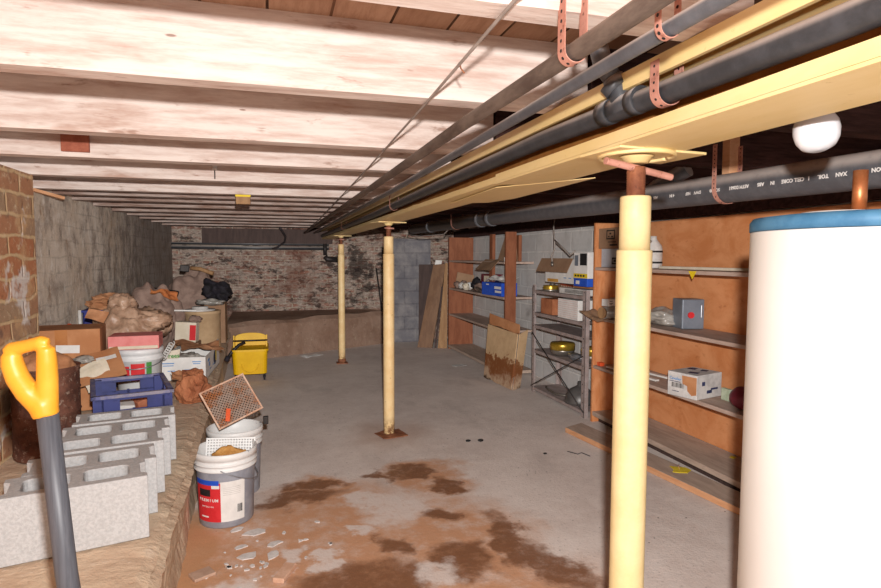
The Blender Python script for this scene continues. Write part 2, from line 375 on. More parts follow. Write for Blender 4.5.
M = dict(
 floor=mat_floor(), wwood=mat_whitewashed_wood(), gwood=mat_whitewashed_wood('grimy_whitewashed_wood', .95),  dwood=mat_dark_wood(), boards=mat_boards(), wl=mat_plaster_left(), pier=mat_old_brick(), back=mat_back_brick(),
 cin=mat_cinder('yz', 'cinder_block_wall', '#c6c2bf', '#bab6b4', '#d2ceca'), cinb=mat_cinder('xz', 'grey_block_wall', '#6d6a6e', '#656266', '#5e5b60'),
 ledge=mat_earth('eroded_concrete', ('#bfa38b', '#cdb79e', '#d9c9b7', '#93705a')), bench=mat_earth('parged_footing', ('#7d6151', '#917767', '#a8937f', '#54413a'), 2.2),
 ply=mat_wood('orange_plywood', '#bb7648', '#cd8d60', '#99562e', (5, 1, 1.6), 3.4, .6), plyd=mat_wood('red_brown_board', '#7c4830', '#8d573c', '#633722', (4, 4, 1), 4, .6),
 shelfw=mat_wood('dusty_shelf_board', '#a58d7f', '#b9a295', '#836859', (4, .8, 4), 5, .8), lumber=mat_wood('raw_lumber', '#c08a63', '#cf9d77', '#9c6a48', (3, .8, 6), 5, .7),
 dust_lumber=mat_wood('dusty_plank', '#a28d7f', '#b6a090', '#7d6a5d', (4, .7, 4), 5, .9), tanb=mat_wood('tan_board', '#8c6848', '#a07c58', '#6b4c34', (6, 6, 1), 3, .7), brownd=mat_wood('brown_door_panel', '#70523e', '#7f6049', '#533a2a', (6, 6, 1), 3, .6), darkb=mat_wood('dark_board', '#3c2d29', '#4a3934', '#2c211e', (6, 6, 1), 3, .7),
 beam=mat_beam(), web=plain('rust_brown_web', '#8a5524', '#9a6631', 12, .7), pole=mat_paint('cream_pole_paint', '#dfbc86', '#6f4426', .02, .16), polec=mat_paint('clean_cream_pole_paint', '#d2bd8a', '#93744f', -1, -.9, .69, '#dcc99a'),
 rust=mat_rust(), pinkrust=mat_rust('rust_pink_strap', '#b07a6a', '#c49080', '#7d4c3e'), screw=mat_rust('brown_screw', '#6b3d2a', '#8f5a3e', '#4a281b'), drum=mat_drum(), iron=mat_iron_pipe(), abs=mat_abs(), abs2=mat_abs('dusty_drain_pipe', .85),
 steel=plain('galvanised_steel', '#8f9096', '#a7a8ad', 20, .4, .7, .5), darksteel=plain('dark_steel', '#2a2626', '#3a3432', 20, .5, .4), post=plain('dusty_painted_steel', '#8f7f7a', '#a29390', 12, .7, .1), copper=plain('copper_pipe', '#b5693c', '#c98257', 20, .4, .6),
 yellow=plain('yellow_plastic', '#d99526', '#e2a034', 9, .4, 0, .5), yelmop=plain('mop_bucket_yellow', '#d9a800', '#e2b30a', 9, .5, 0, .4), grey_shaft=plain('grey_fibreglass', '#474950', '#54565d', 30, .45, 0, .4, stretch=(6, 6, .3)),
 block=plain('concrete_block_grey', '#a6a5a5', '#b6b5b5', 110, .95, 0, .1, .25), crate=plain('blue_crate_plastic', '#242a5e', '#2c3470', 10, .45, 0, .4), crate_dusty=plain('dusty_blue_rim', '#8a8490', '#5d5f8c', 14, .8), bluebin=plain('deep_blue_plastic', '#181f66', '#222a78', 8, .5),
 kraft=plain('kraft_cardboard', '#a9714a', '#b9835b', 5, .85), kraft2=plain('brown_paper', '#9c6a48', '#b88460', 9, .85, bump=.2), kraftd=plain('dull_cardboard', '#8a6a52', '#9a7a60', 5, .9), cream=plain('cream_card', '#c9bca6', '#d6cab8', 8, .85), pink=plain('faded_red_box', '#c86a66', '#d88884', 5, .7),
 white=plain('white_card', '#d0ccc8', '#dedad6', 9, .8), whitepl=plain('white_plastic', '#cfcfd0', '#dadada', 9, .45, 0, .4), offw=plain('dirty_white', '#b5b0ab', '#cbc7c3', 12, .8), heater=plain('white_enamel', '#dedcda', '#e2e0de', 3, .35, 0, .5), hblue=plain('blue_cap_enamel', '#3a6a8e', '#4c7c9f', 14, .5),
 red=plain('red_print', '#c2252a', '#cc3035', 12, .6), orange=plain('orange_plastic', '#d9542a', '#e2643a', 12, .5), blue=plain('blue_card', '#1f49b0', '#2a57c2', 8, .5), navy=plain('navy_print', '#2e3350', '#3a4066', 12, .6), green=plain('green_print', '#3f7a3a', '#4d8a45', 12, .6), ink=plain('black_ink', '#1c1a1a', '#262323', 20, .7), yprint=plain('yellow_print', '#d8b81a', '#e2c428', 10, .6), lblue=plain('pale_blue_print', '#5f86b8', '#7097c4', 10, .6),
 black=plain('black_cloth', '#171416', '#26222a', 12, .8, bump=.3), bag=plain('dusty_plastic_bag', '#93725c', '#b8977f', 11, .4, 0, .5, .8, det=7), clear=plain('cloudy_plastic', '#8c8780', '#a39d96', 10, .2, 0, .7), cloth=plain('dusty_rag', '#7a6359', '#927a6e', 10, .95, bump=.3), clay=plain('brown_bag_paper', '#94573a', '#b2724e', 5, .8, bump=.2),
 fibre=plain('fibre_drum', '#a98a68', '#b99c7a', 7, .8), bucket=plain('grey_bucket_plastic', '#84858e', '#94959d', 12, .45, 0, .4), bwhite=mat_bucket_white(), sieve=mat_sieve(), sieve_frame=plain('rusty_frame', '#bd8f74', '#d8b8a2', 16, .7), sponge=plain('ochre_residue', '#a8743a', '#c39255', 30, .9, bump=.4),
 grey_enamel=plain('grey_enamel', '#6f7681', '#7b828d', 8, .4, .2, .5), brass=plain('gold_lacquer', '#a88326', '#c9a743', 14, .3, .7, .5), tin=plain('tin_can', '#77706a', '#8f8880', 14, .35, .7, .5), glass=plain('dusty_glass', '#8d8680', '#a39c95', 14, .12, 0, .7), maroon=plain('maroon_plastic', '#5c1f2a', '#6d2833', 8, .4), stain=mat_stain_board(), brick=plain('loose_brick', '#9a5a40', '#ad6c50', 14, .9, bump=.3), porcelain=plain('porcelain', '#d8d4d0', '#e0dcd8', 8, .4), bulb=plain('frosted_bulb', '#dcdce0', '#e0e0e4', 3, .25, 0, .5), leaf=plain('yellow_leaf', '#c9b021', '#d9c13a', 30, .7), chip=plain('paint_flake', '#c4bdb9', '#d6d0cc', 30, .85), wire=plain('old_cable', '#8a7f78', '#9a8f88', 20, .7), dcable=plain('black_cable', '#2a2426', '#3a3234', 20, .7),
)
# ------------------------------------------------------------------ setting
CEIL = 1.92; JB = 1.745
struct('floor', MB().b2((-1.5, -2.5, -.1), (3.0, 9.3, 0)), M['floor'])
struct('ceiling', MB().b2((-1.5, -2.5, CEIL), (3.0, 9.3, CEIL+.05)), M['boards'])
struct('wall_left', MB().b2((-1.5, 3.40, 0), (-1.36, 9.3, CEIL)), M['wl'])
struct('wall_left_front', MB().b2((-1.5, -2.5, 0), (-1.13, 3.37, JB)), M['pier'])
struct('wall_back', MB().b2((-1.5, 9.1, 0), (3.0, 9.3, CEIL)), M['back'])
struct('wall_right', MB().b2((2.86, -2.5, 0), (3.0, 9.1, CEIL)), M['cin'])
struct('wall_back_right', MB().b2((1.76, 8.9, 0), (2.42, 9.1, 1.62)), M['cinb'])

def rough_ledge():
    """eroded concrete bench along the left wall"""
    mb = MB(); random.seed(3); n = 300; rows = []
    for i in range(n+1):
        y = .4+(9.1-.4)*i/n; xe = -.325-.029*(y-1.72) if y > 1.72 else -.325
        nz = lambda k: .6*noise.noise(Vector((y*2.1, k, 0)))+.35*noise.noise(Vector((y*11, k, 3)))+.22*noise.noise(Vector((y*37, k, 5)))
        prof = [(-1.4, 0), (-1.4, .45), (-.95, .45+.006*nz(1)), (xe-.16, .452+.008*nz(2)), (xe-.05, .447+.014*nz(3)), (xe-.018+.018*nz(4), .43+.022*nz(5)), (xe-.045+.02*nz(14), .405+.012*nz(15)), (xe+.016*nz(6), .38+.02*nz(7)),
                (xe-.035+.02*nz(8), .30), (xe-.04+.02*nz(9), .2), (xe-.055+.02*nz(10), .1), (xe-.04+.02*nz(11), 0)]
        rows.append([mb.bm.verts.new((x, y, z)) for x, z in prof])
    for A, B in zip(rows, rows[1:]):
        for k in range(len(A)-1): mb.bm.faces.new((A[k], A[k+1], B[k+1], B[k]))
        mb.bm.faces.new((A[-1], A[0], B[0], B[-1]))
    mb.bm.faces.new(rows[0]); mb.bm.faces.new(rows[-1])
    return mb
struct('trim_1', rough_ledge(), M['ledge'])
mb = MB(); rows = []
for i in range(41):
    u = i/40; x = -.56+u*2.32; yf = 7.72+1.2*u; nz = lambda k: noise.noise(Vector((x*3.3, k*1.7, 2)))
    prof = [(9.1, 0), (9.1, .52), (yf+.25, .5+.015*nz(1)), (yf+.06, .49+.03*nz(2)), (yf+.03*nz(3), .44+.02*nz(4)), (yf+.03*nz(5), .28), (yf-.01+.03*nz(6), .12), (yf-.04+.02*nz(7), 0)]
    rows.append([mb.bm.verts.new((x, min(y, 9.1), z)) for y, z in prof])
for A, B in zip(rows, rows[1:]):
    for k in range(len(A)-1): mb.bm.faces.new((A[k], A[k+1], B[k+1], B[k]))
    mb.bm.faces.new((A[-1], A[0], B[0], B[-1]))
mb.bm.faces.new(rows[0]); mb.bm.faces.new(rows[-1])
struct('trim_2', mb, M['bench'])

# ------------------------------------------------------------------ joists
ORD = 'first second third fourth fifth sixth seventh eighth ninth tenth eleventh twelfth thirteenth fourteenth fifteenth'.split()
JY = [.93, 1.50, 2.20, 2.76, 3.40, 4.08, 4.42, 4.82, 5.34, 5.92, 6.48, 7.05, 7.7, 8.4]     # back edge of each underside
def joist(x0, x1, y, mat, seed):
    mb = MB(); n = 40; th = .055; rows = []
    for i in range(n+1):
        x = x0+(x1-x0)*i/n; w = .006*noise.noise(Vector((x*1.1, seed*3.7, 0))); w2 = .005*noise.noise(Vector((x*5, seed*3.7, 4)))
        rows.append([mb.bm.verts.new(v) for v in ((x, y+w, JB), (x, y-th+w+w2, JB+.002), (x, y-th+w-.004, JB+.012), (x, y-th+w, CEIL), (x, y+w, CEIL))])
    for A, B in zip(rows, rows[1:]):
        for k in range(5): mb.bm.faces.new((A[k], A[(k+1) % 5], B[(k+1) % 5], B[k]))
    mb.bm.faces.new(rows[0]); mb.bm.faces.new(rows[-1])
    return mb
LJ = ['first whitewashed ceiling joist, nearest the camera, crossing the top edge of the photo', 'second whitewashed ceiling joist from the camera, broad white face with a few nails',
      'third whitewashed ceiling joist from the camera, with a knot near the pipes', 'fourth whitewashed ceiling joist from the camera, the one with a red-brown wood patch on it',
      'fifth whitewashed ceiling joist from the camera, resting on the end of the brick wall', 'sixth whitewashed ceiling joist from the camera, with the yellow-topped block nailed behind it']
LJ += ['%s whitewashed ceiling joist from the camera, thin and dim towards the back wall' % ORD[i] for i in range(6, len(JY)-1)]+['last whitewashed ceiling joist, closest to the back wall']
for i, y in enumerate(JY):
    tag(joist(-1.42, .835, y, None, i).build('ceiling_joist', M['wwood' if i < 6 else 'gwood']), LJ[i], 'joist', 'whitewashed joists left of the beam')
for i, y in enumerate(JY[1:]):
    pl = ['nearest the camera above the light bulb', 'behind the light bulb', 'above the wood block of the drain pipe', 'third before the wall shelves'][i] if i < 4 else '%s from the camera, deep in the room' % ORD[i]
    tag(joist(.845, 2.86, y, M['dwood'], i+30).build('ceiling_joist', M['dwood']), 'dark unpainted joist right of the yellow beam, '+pl, 'joist', 'dark joists right of the beam')
tag(MB().b2((-.80, 2.685, 1.765), (-.70, 2.704, 1.885), .002).build('wood_patch', mat_wood('red_brown_patch', '#8a4a36', '#9a5842', '#6b3526')), 'red-brown wood patch nailed to the fourth whitewashed joist', 'wood patch')
t = thing('wood_block', 'small wood block with a yellow top nailed behind the sixth joist, above the back wall', 'block', (-.17, 4.05, 1.7))
MB().b2((-.215, 4.03, 1.685), (-.125, 4.075, 1.744), .003).build('block_body', M['tanb'], t); MB().b2((-.217, 4.024, 1.732), (-.123, 4.0295, 1.745)).build('yellow_edge', M['yprint'], t)
t = thing('insulator', 'small white porcelain insulator on the fifth whitewashed joist', 'insulator', (-.28, 3.3, 1.8))
MB().lathe([(.012, 0), (.014, .012), (.009, .016), (.014, .022), (.012, .035)], (-.28, 3.33, 1.80), 16).build('knob', M['porcelain'], t)
MB().cyl((-.28, 3.33, 1.755), (-.28, 3.33, 1.80), .003, seg=8).build('nail', M['darksteel'], t)
tag(MB().b2((-.95, 8.99, 1.53), (.9, 9.1, 1.742), .004).build('sill_board', M['darkb']), 'long dark sill board along the top of the back brick wall', 'board')
tag(MB().b2((2.80, -1, 1.63), (2.86, 8.9, 1.742), .004).build('rim_board', M['dwood']), 'dark rim board along the top of the block wall above the shelves', 'board')
tag(MB().box((-1.302, 4.1, 1.722), (.19, .03, .018), (0, .2, .8)).build('wood_sliver', M['lumber']), 'splintered wood strip sticking out at the top of the left grey wall', 'wood strip')

# ------------------------------------------------------------------ steel beam
t = thing('steel_beam', 'long cream-painted steel I-beam running down the room on three posts', 'beam', (.835, 4, 1.6))
def flange(z0, z1, seed):
    mb = MB(); rows = []
    for i in range(90):
        y = -.6+9.6*i/89; w = .004*noise.noise(Vector((y*6, seed, 0)))
        rows.append([mb.bm.verts.new(v) for v in ((.742, y, z0), (.915, y, z0), (.915, y, z1), (.742, y, z1+w))])
    for A, B in zip(rows, rows[1:]):
        for k in range(4): mb.bm.faces.new((A[k], A[(k+1) % 4], B[(k+1) % 4], B[k]))
    mb.bm.faces.new(rows[0]); mb.bm.faces.new(rows[-1]); return mb
flange(1.600, 1.622, 1).build('lower_flange', M['beam'], t); flange(1.727, 1.744, 2).build('upper_flange', M['beam'], t)
MB().b2((.828, -.6, 1.618), (.842, 9.0, 1.728)).build('web', M['web'], t)
MB().b2((.733, .2, 1.594), (.918, 1.86, 1.5999)).b2((.733, .2, 1.6006), (.7419, 1.86, 1.626)).build('cover_plate', M['beam'], t)
MB().b2((.733, -.6, 1.708), (.7425, 9.0, 1.7445)).build('flange_lip', M['beam'], t)
MB().prism([(.77, 1.95), (.97, 1.62), (.99, 2.3), (.95, 2.5), (.80, 2.6)], 1.593, 1.5955).build('splice_plate', M['beam'], t)

# ------------------------------------------------------------------ posts
def post(x, y, lab, mat, top, collar, screwr, bar_ang, plate, base):
    t = thing('support_post', lab, 'post', (x, y, 0), 'steel support posts under the beam')
    MB().lathe([(.040, .008), (.0415, .012), (.0415, collar), (.040, collar+.004)], (x, y, 0)).build('lower_tube', mat, t)
    MB().lathe([(.036, collar+.004), (.036, 1.49), (.034, 1.494)], (x, y, 0)).build('upper_tube', mat, t)
    mb = MB(); prof = [(screwr, 1.494)]
    for k in range(10): z = 1.496+k*.0055; prof += [(screwr, z), (screwr*1.06, z+.0027)]
    prof += [(screwr, 1.56), (screwr, top-.012)]
    mb.lathe(prof, (x, y, 0), 24).build('jack_screw', M['screw'], t)
    return t
t = post(.84, 1.22, 'nearest cream steel post, in front of the wooden shelves, with a long jack handle', M['polec'], 1.575, 1.362, .021, 0, None, None)
MB().lathe([(.0, 1.572), (.026, 1.572), (.034, 1.585), (.04, 1.588)], (.84, 1.22, 0)).build('bearing_cup', M['beam'], t)
MB().box((.855, 1.22, 1.5925), (.25, .15, .006), (0, 0, .10), .001).build('bearing_plate', M['beam'], t)
mb = MB(); mb.tube([(.84+.085*math.cos(a), 1.22+.085*math.sin(a), 1.589) for a in [2*math.pi*k/40 for k in range(41)]], .006, 8).build('plate_ring', M['beam'], t)
d = Vector((.93, .10, -.13)).normalized()*1.17; c = Vector((.845, 1.215, 1.558))
MB().tube([c-d*.085, c-d*.083, c+d*.083, c+d*.085], .0085, 12).build('jack_handle', M['pinkrust'], t)
MB().b2((.76, 1.14, 0), (.92, 1.30, .008)).build('base_plate', M['rust'], t)
for (x, y, lab, mt) in ((.84, 4.28, 'middle cream steel post with a rusted bent foot plate, chipped paint', M['pole']), (.84, 7.34, 'farthest cream steel post, small, in front of the back brick wall', M['pole'])):
    t = post(x, y, lab, mt, 1.60, 1.362, .018, 0, None, None)
    MB().box((x, y, 1.597), (.22, .16, .008), (0, 0, .2), .001).build('bearing_plate', M['beam'], t)
    MB().lathe([(.0, 1.575), (.024, 1.575), (.036, 1.592)], (x, y, 0)).build('bearing_cup', M['beam'], t)
    MB().tube([(x-.03, y-.006, 1.557), (x+.035, y-.03, 1.553)], .006, 8).build('jack_handle', M['pinkrust'], t)
    if y < 5: MB().sheet((x+.01, y-.03, .014), .20, .18, 4, .012, 7, 10, .006, (0, 0, .2)).build('base_plate', M['rust'], t)
    else: MB().b2((x-.07, y-.07, 0), (x+.07, y+.07, .008)).lathe([(.05, .008), (.05, .05), (.042, .055)], (x, y, 0)).build('base_plate', M['rust'], t)

# ------------------------------------------------------------------ overhead pipes
def pipe(name, lab, pts, r, mat, parts=()):
    t = thing(name, lab, 'pipe', pts[0]); MB().tube(pts, r, 20).build('pipe_run', mat, t); return t
pipe('iron_pipe', 'dusty grey-brown iron pipe under the joists, leftmost of the three pipes beside the beam', [(.478, -.5, 1.68), (.478, .78, 1.68), (.468, 1.4, 1.68), (.476, 2.8, 1.682), (.48, 8.9, 1.69)], .0155, M['iron'])
t = pipe('black_conduit', 'thin black pipe between the iron pipe and the beam', [(.555, -.5, 1.682), (.562, .85, 1.681), (.6, 2.84, 1.683), (.62, 8.9, 1.69)], .0125, M['abs2'])
t = pipe('waste_pipe', 'black plastic waste pipe lying along the side of the yellow beam', [(.745, -.5, 1.672), (.74, .62, 1.664), (.742, .9, 1.668), (.745, 1.52, 1.680), (.742, 2.6, 1.672), (.74, 4.3, 1.655), (.738, 8.9, 1.65)], .0235, M['abs'])
yT = 1.14
MB().tube([(.743, yT-.075, 1.676), (.743, yT-.045, 1.676)], .0285, 24).build('tee_collar', M['abs'], t)
MB().tube([(.743, yT+.03, 1.677), (.743, yT+.07, 1.677)], .0285, 24).build('tee_collar', M['abs'], t)
MB().tube([(.743, yT-.05, 1.676), (.743, yT+.05, 1.677)], .0255, 24).tube([(.743, yT, 1.677), (.742, yT, 1.70), (.738, yT+.005, 1.72), (.728, yT+.012, 1.742)], .0235, 20).build('tee', M['abs'], t)
MB().tube([(.735, yT+.004, 1.716), (.722, yT+.011, 1.733)], .028, 24).build('tee_collar', M['abs'], t)
MB().tube([(.73, yT+.01, 1.738), (.715, yT+.03, 1.77), (.69, yT+.06, CEIL)], .021, 16).build('branch_pipe', M['abs2'], t)
# right-hand drain
dp = thing('drain_pipe', 'large black drain pipe with white print, hung above the wooden shelves', 'pipe', (1.7, 3, 1.65))
PD = [(1.71, -.3, 1.590), (1.70, 1.28, 1.606), (1.70, 2.03, 1.617), (1.70, 3.67, 1.645), (1.70, 7.1, 1.682)]
MB().tube(PD, .056, 32).build('pipe_run', M['abs2'], dp)
for y in (4.35, 4.6, 6.2): 
    z = 1.645+(y-3.67)*.0108; MB().tube([(1.70, y, z), (1.70, y+.08, z+.001)], .062, 32).build('pipe_coupling', M['abs2'], dp)
MB().tube([(1.70, 2.38, 1.624), (1.70, 2.46, 1.6255)], .062, 32).build('pipe_coupling', M['abs2'], dp)
MB().tube([(1.70, 2.42, 1.625), (1.72, 2.34, 1.67), (1.78, 2.2, 1.74)], .035, 20).build('branch_pipe', M['abs2'], dp)
# print runs upside down along the camera side of the pipe
for body, y in (('ABS', 2.24), ('4 IN', 2.13), ('NSF', 2.03), ('DWV', 1.975), ('SCH 40', 1.88), ('ASTM D2661', 1.76), ('ABS', 1.66), ('IN', 1.61), ('CELL CORE', 1.53), ('1', 1.47), ('TOIL', 1.42), ('XAN', 1.36), ('P', 1.305), ('BON', 1.25), ('4 IN', .98)):
    zc = 1.606+(y-1.28)*.0147; a = R(168)
    P = Vector((1.70+.0565*math.cos(a), y, zc-.012+.0565*math.sin(a)-.0))
    P = Vector((1.70-.0556, y, zc-.008))
    text('pipe_print', body, .017, face_m(P, (0, 1, .0147), (0, 0, -1)), M['white'], dp, .0003, .0006)
# perforated strap hangers
def strap(lab, x, y, z, r, ztop, mat, w=.020, dx=0.0):
    t = thing('pipe_strap', lab, 'strap', (x, y, ztop)); rr = r+.003
    pts = [(x-rr, y, ztop), (x-rr, y, z+.01)]+[(x-rr*math.cos(a), y, z-rr*math.sin(a)) for a in [math.pi*k/12 for k in range(13)]]+[(x+rr, y, z+.01), (x+rr+dx, y, ztop)]
    MB().tube(pts, 0, flat=(w, .0016, (0, 1, 0))).build('band', mat, t)
    mb = MB(); k = 0; zz = z
    while zz < ztop-.008:
        for s in (-1, 1):
            q = Vector((x+s*(rr+.0004), y, zz)); mb.cyl(q-Vector((s*.0012, 0, 0)), q+Vector((s*.0009, 0, 0)), .0028, seg=10)
        zz += .0155
    for a in (.6, 1.2, 1.9, 2.5):
        dv = Vector((-math.cos(a), 0, -math.sin(a))); q = Vector((x, y, z))+dv*(rr+.0004); mb.cyl(q-dv*.001, q+dv*.0009, .0028, seg=10)
    mb.build('strap_holes', M['ink'], t); return t
strap('pink-rust perforated strap looped under the iron pipe at the top of the photo', .473, .868, 1.68, .0165, 1.86, M['pinkrust'], .024)
strap('pink-rust perforated strap under the black waste pipe near the tee', .741, .985, 1.669, .0245, 1.726, M['pinkrust'], .026)
strap('small perforated strap under the thin black conduit at the top edge', .556, .74, 1.6812, .0135, 1.80, M['pinkrust'], .014)
strap('copper-coloured perforated strap around the large drain pipe, right of the nearest post', 1.70, 1.88, 1.615, .0565, 1.78, M['pinkrust'], .022)
strap('perforated strap around the large drain pipe, far behind the nearest post', 1.70, 5.3, 1.6625, .0565, 1.80, M['pinkrust'], .022)
strap('small copper-coloured strap on the waste pipe between the nearest and middle posts', .741, 3.6, 1.662, .0245, 1.726, M['pinkrust'], .02)
strap('thin pale strap on the waste pipe, near the middle post', .740, 6.2, 1.6525, .0245, 1.726, M['pinkrust'], .02)
tag(MB().b2((1.728, 1.90, 1.668), (1.775, 1.94, CEIL), .002).build('hanger_block', M['lumber']), 'short orange-brown wood block standing behind the drain pipe beside its strap', 'wood block')
# staples, cables
wpts = [(.355, -.2, 1.738), (.36, .836, 1.737), (.386, 1.49, 1.739), (.42, 2.6, 1.7405), (.45, 4.0, 1.7405), (.50, 6.5, 1.7405), (.52, 8.9, 1.74)]
t = thing('ceiling_cable', 'thin pale cable strung across the undersides of the joists left of the pipes', 'cable', wpts[1])
MB().tube(wpts, .0032, 10).build('cable_run', M['wire'], t)
for q in ((.372, 1.15, 1.742),):
    MB().tube([q, (q[0]+.004, q[1], q[2]-.012), (q[0]+.011, q[1]-.002, q[2]-.021)], .0016, 6).build('staple', M['rust'], t)
tag(MB().tube([(.12, 8.35, 1.74), (.15, 8.4, 1.70), (.20, 8.6, 1.62), (.19, 8.8, 1.55), (.10, 8.9, 1.48), (.02, 8.92, 1.45)], .014, 10).build('hanging_conduit', M['dcable']), 'bent dark conduit hanging from the last joist before the back wall', 'conduit')
for z, r, lab in ((1.525, .020, 'upper'), (1.468, .026, 'lower')):
    tag(MB().cyl((-1.36, 9.05, z), (.85, 9.05, z-.006), r, seg=16).build('wall_pipe', M['abs']), '%s of the two dark pipes running along the top of the back brick wall' % lab, 'pipe', 'pipes on the back wall')
t = thing('vent_elbow', 'dark iron elbow pipe on the back wall beside the farthest post', 'pipe', (.8, 9.0, 1.4))
MB().tube([(.79, 9.04, 1.55), (.79, 9.03, 1.36)], .03, 14).build('riser', M['darksteel'], t); MB().tube([(.79, 9.03, 1.34), (.82, 9.02, 1.30), (.98, 9.02, 1.29)], .042, 16).build('elbow', M['darksteel'], t)
tag(MB().cyl((1.66, 8.88, .3), (1.585, 9.085, 1.16), .012, seg=10).build('iron_rod', M['darksteel']), 'black iron rod leaning on the back wall left of the middle post', 'rod')
# thin loose wires under the right ceiling
tag(MB().tube([(1.62, 6.9, 1.73), (1.55, 6.7, 1.60), (1.6, 6.3, 1.57), (1.75, 5.9, 1.58), (1.82, 5.6, 1.73)], .005, 8).build('loose_wire', M['wire']), 'thin loose wire drooping below the far end of the drain pipe', 'wire')

# ------------------------------------------------------------------ light bulb
t = thing('light_bulb', 'white frosted reflector bulb in a ceiling socket behind the yellow beam', 'bulb', (1.03, .91, 1.6))
ax = Matrix.Rotation(R(-16), 4, 'X') @ Matrix.Rotation(R(6), 4, 'Y')
MB().lathe([(.0, -.050), (.018, -.048), (.030, -.041), (.0375, -.028), (.0405, -.012), (.0395, .003), (.034, .016), (.026, .026), (.0185, .034), (.0165, .052)], (1.03, .91, 1.606), 40, ax).build('glass_bulb', M['bulb'], t)
MB().lathe([(.0165, .045), (.022, .05), (.025, .075), (.045, .095), (.055, .132)], (1.032, .925, 1.612), 32).build('socket', M['porcelain'], t)
MB().b2((.955, .80, 1.744), (1.105, 1.4, 1.775), .002).build('mounting_board', M['dwood'], t)

# ------------------------------------------------------------------ water heater
hx, hy, hr = 1.222, .90, .252
t = thing('water_heater', 'tall white cylindrical water heater with a blue top rim at the right edge', 'water heater', (hx, hy, 0))
MB().lathe([(hr-.01, .03), (hr, .04), (hr, 1.402), (hr-.001, 1.404)], (hx, hy, 0), 72).build('tank_jacket', M['heater'], t)
MB().lathe([(hr+.002, 1.405), (hr+.002, 1.424), (hr-.004, 1.433), (hr-.03, 1.436), (0, 1.439)], (hx, hy, 0), 72).build('blue_top_rim', M['hblue'], t)
for a in (.6, 2.7, 4.8): MB().cyl((hx+.19*math.cos(a), hy+.19*math.sin(a), 0), (hx+.19*math.cos(a), hy+.19*math.sin(a), .035), .018).build('foot', M['darksteel'], t)
px_, py_ = hx-.045, hy+.03
MB().cyl((px_, py_, 1.437), (px_, py_, 1.53), .0135, seg=24).build('copper_stub', M['copper'], t)
MB().lathe([(.075, 1.4365), (.075, 1.445), (.02, 1.447)], (px_-.02, py_+.02, 0), 32).build('vent_flange', M['offw'], t)
# ------------------------------------------------------------------ shovel
def vtube(mb, pts, rads, seg=14, sx=1.0):
    pts = [Vector(p) for p in pts]; rings = []; up = None
    for i, p in enumerate(pts):
        t = (pts[min(i+1, len(pts)-1)]-pts[max(i-1, 0)]).normalized()
        if up is None: up = t.cross(Vector((0, 1, 0)) if abs(t.y) < .9 else Vector((1, 0, 0))).normalized()
        u = (up-t*up.dot(t)).normalized(); up = u; w = t.cross(u)
        rings.append([mb.bm.verts.new(p+(u*math.cos(2*math.pi*k/seg)*sx+w*math.sin(2*math.pi*k/seg))*rads[i]) for k in range(seg)])
    for A, B in zip(rings, rings[1:]):
        for k in range(seg):
            f = mb.bm.faces.new((A[k], A[(k+1) % seg], B[(k+1) % seg], B[k])); f.smooth = True
    mb.bm.faces.new(list(reversed(rings[0]))); mb.bm.faces.new(rings[-1]); return mb
t = thing('shovel', 'yellow-gripped shovel with a grey shaft standing on the ledge, left foreground', 'shovel', (-.36, 1.2, .45))
SY = 1.2
def sp(px, py, dy=0): k = .00178; return (-.391+(px-47)*k, SY+dy, 1.063-(py-413)*k)
mb = MB()
vtube(mb, [sp(13, 352, .012), sp(14, 362, .01), sp(19, 376, .006), sp(28, 390), sp(39, 404), sp(43, 414)], [.0165, .0185, .0195, .020, .021, .021])
vtube(mb, [sp(48, 344, -.012), sp(48, 358, -.01), sp(47, 376, -.005), sp(45, 394), sp(43, 414)], [.0145, .0165, .0175, .019, .021])
vtube(mb, [sp(9, 351, .013), sp(14, 347, .012), sp(30, 343), sp(45, 339, -.012), sp(51, 340, -.013)], [.011, .0135, .0120, .0125, .009])
vtube(mb, [sp(34, 392), sp(41, 404), sp(44, 415)], [.018, .023, .0215])
g = mb.build('grip', M['yellow'], t)
for e in (g,):
    m = e.modifiers.new('join', 'REMESH'); m.mode = 'VOXEL'; m.voxel_size = .0028; m.use_smooth_shade = True
    m = e.modifiers.new('soft', 'SMOOTH'); m.iterations = 6
vtube(MB(), [sp(44.5, 410), (-.375, 1.2, .76), (-.358, 1.2, .60)], [.0178, .0185, .0185], 24).build('shaft', M['grey_shaft'], t)
mb = MB(); rows = []
for j in range(9):
    v = j/8; z = .452+.19*v; w = .09*min(1, .35+1.6*v) if v < .4 else .09
    if v < .4: w = .09*math.sin(max(.12, v/.4)*math.pi/2)
    rows.append([mb.bm.verts.new((-.358+w*s, 1.2+.02*(1-s*s)+.01*v+dy, z)) for dy in (0, .003) for s in (-1, -.6, -.2, .2, .6, 1)][:12])
for A, B in zip(rows, rows[1:]):
    for k in list(range(5))+list(range(6, 11)): mb.bm.faces.new((A[k], A[k+1], B[k+1], B[k]))
    mb.bm.faces.new((A[0], A[6], B[6], B[0])); mb.bm.faces.new((A[5], A[11], B[11], B[5]))
for rr in (rows[0], rows[-1]):
    for k in range(5): mb.bm.faces.new((rr[k], rr[k+1], rr[k+7], rr[k+6]))
mb.build('blade', M['steel'], t)

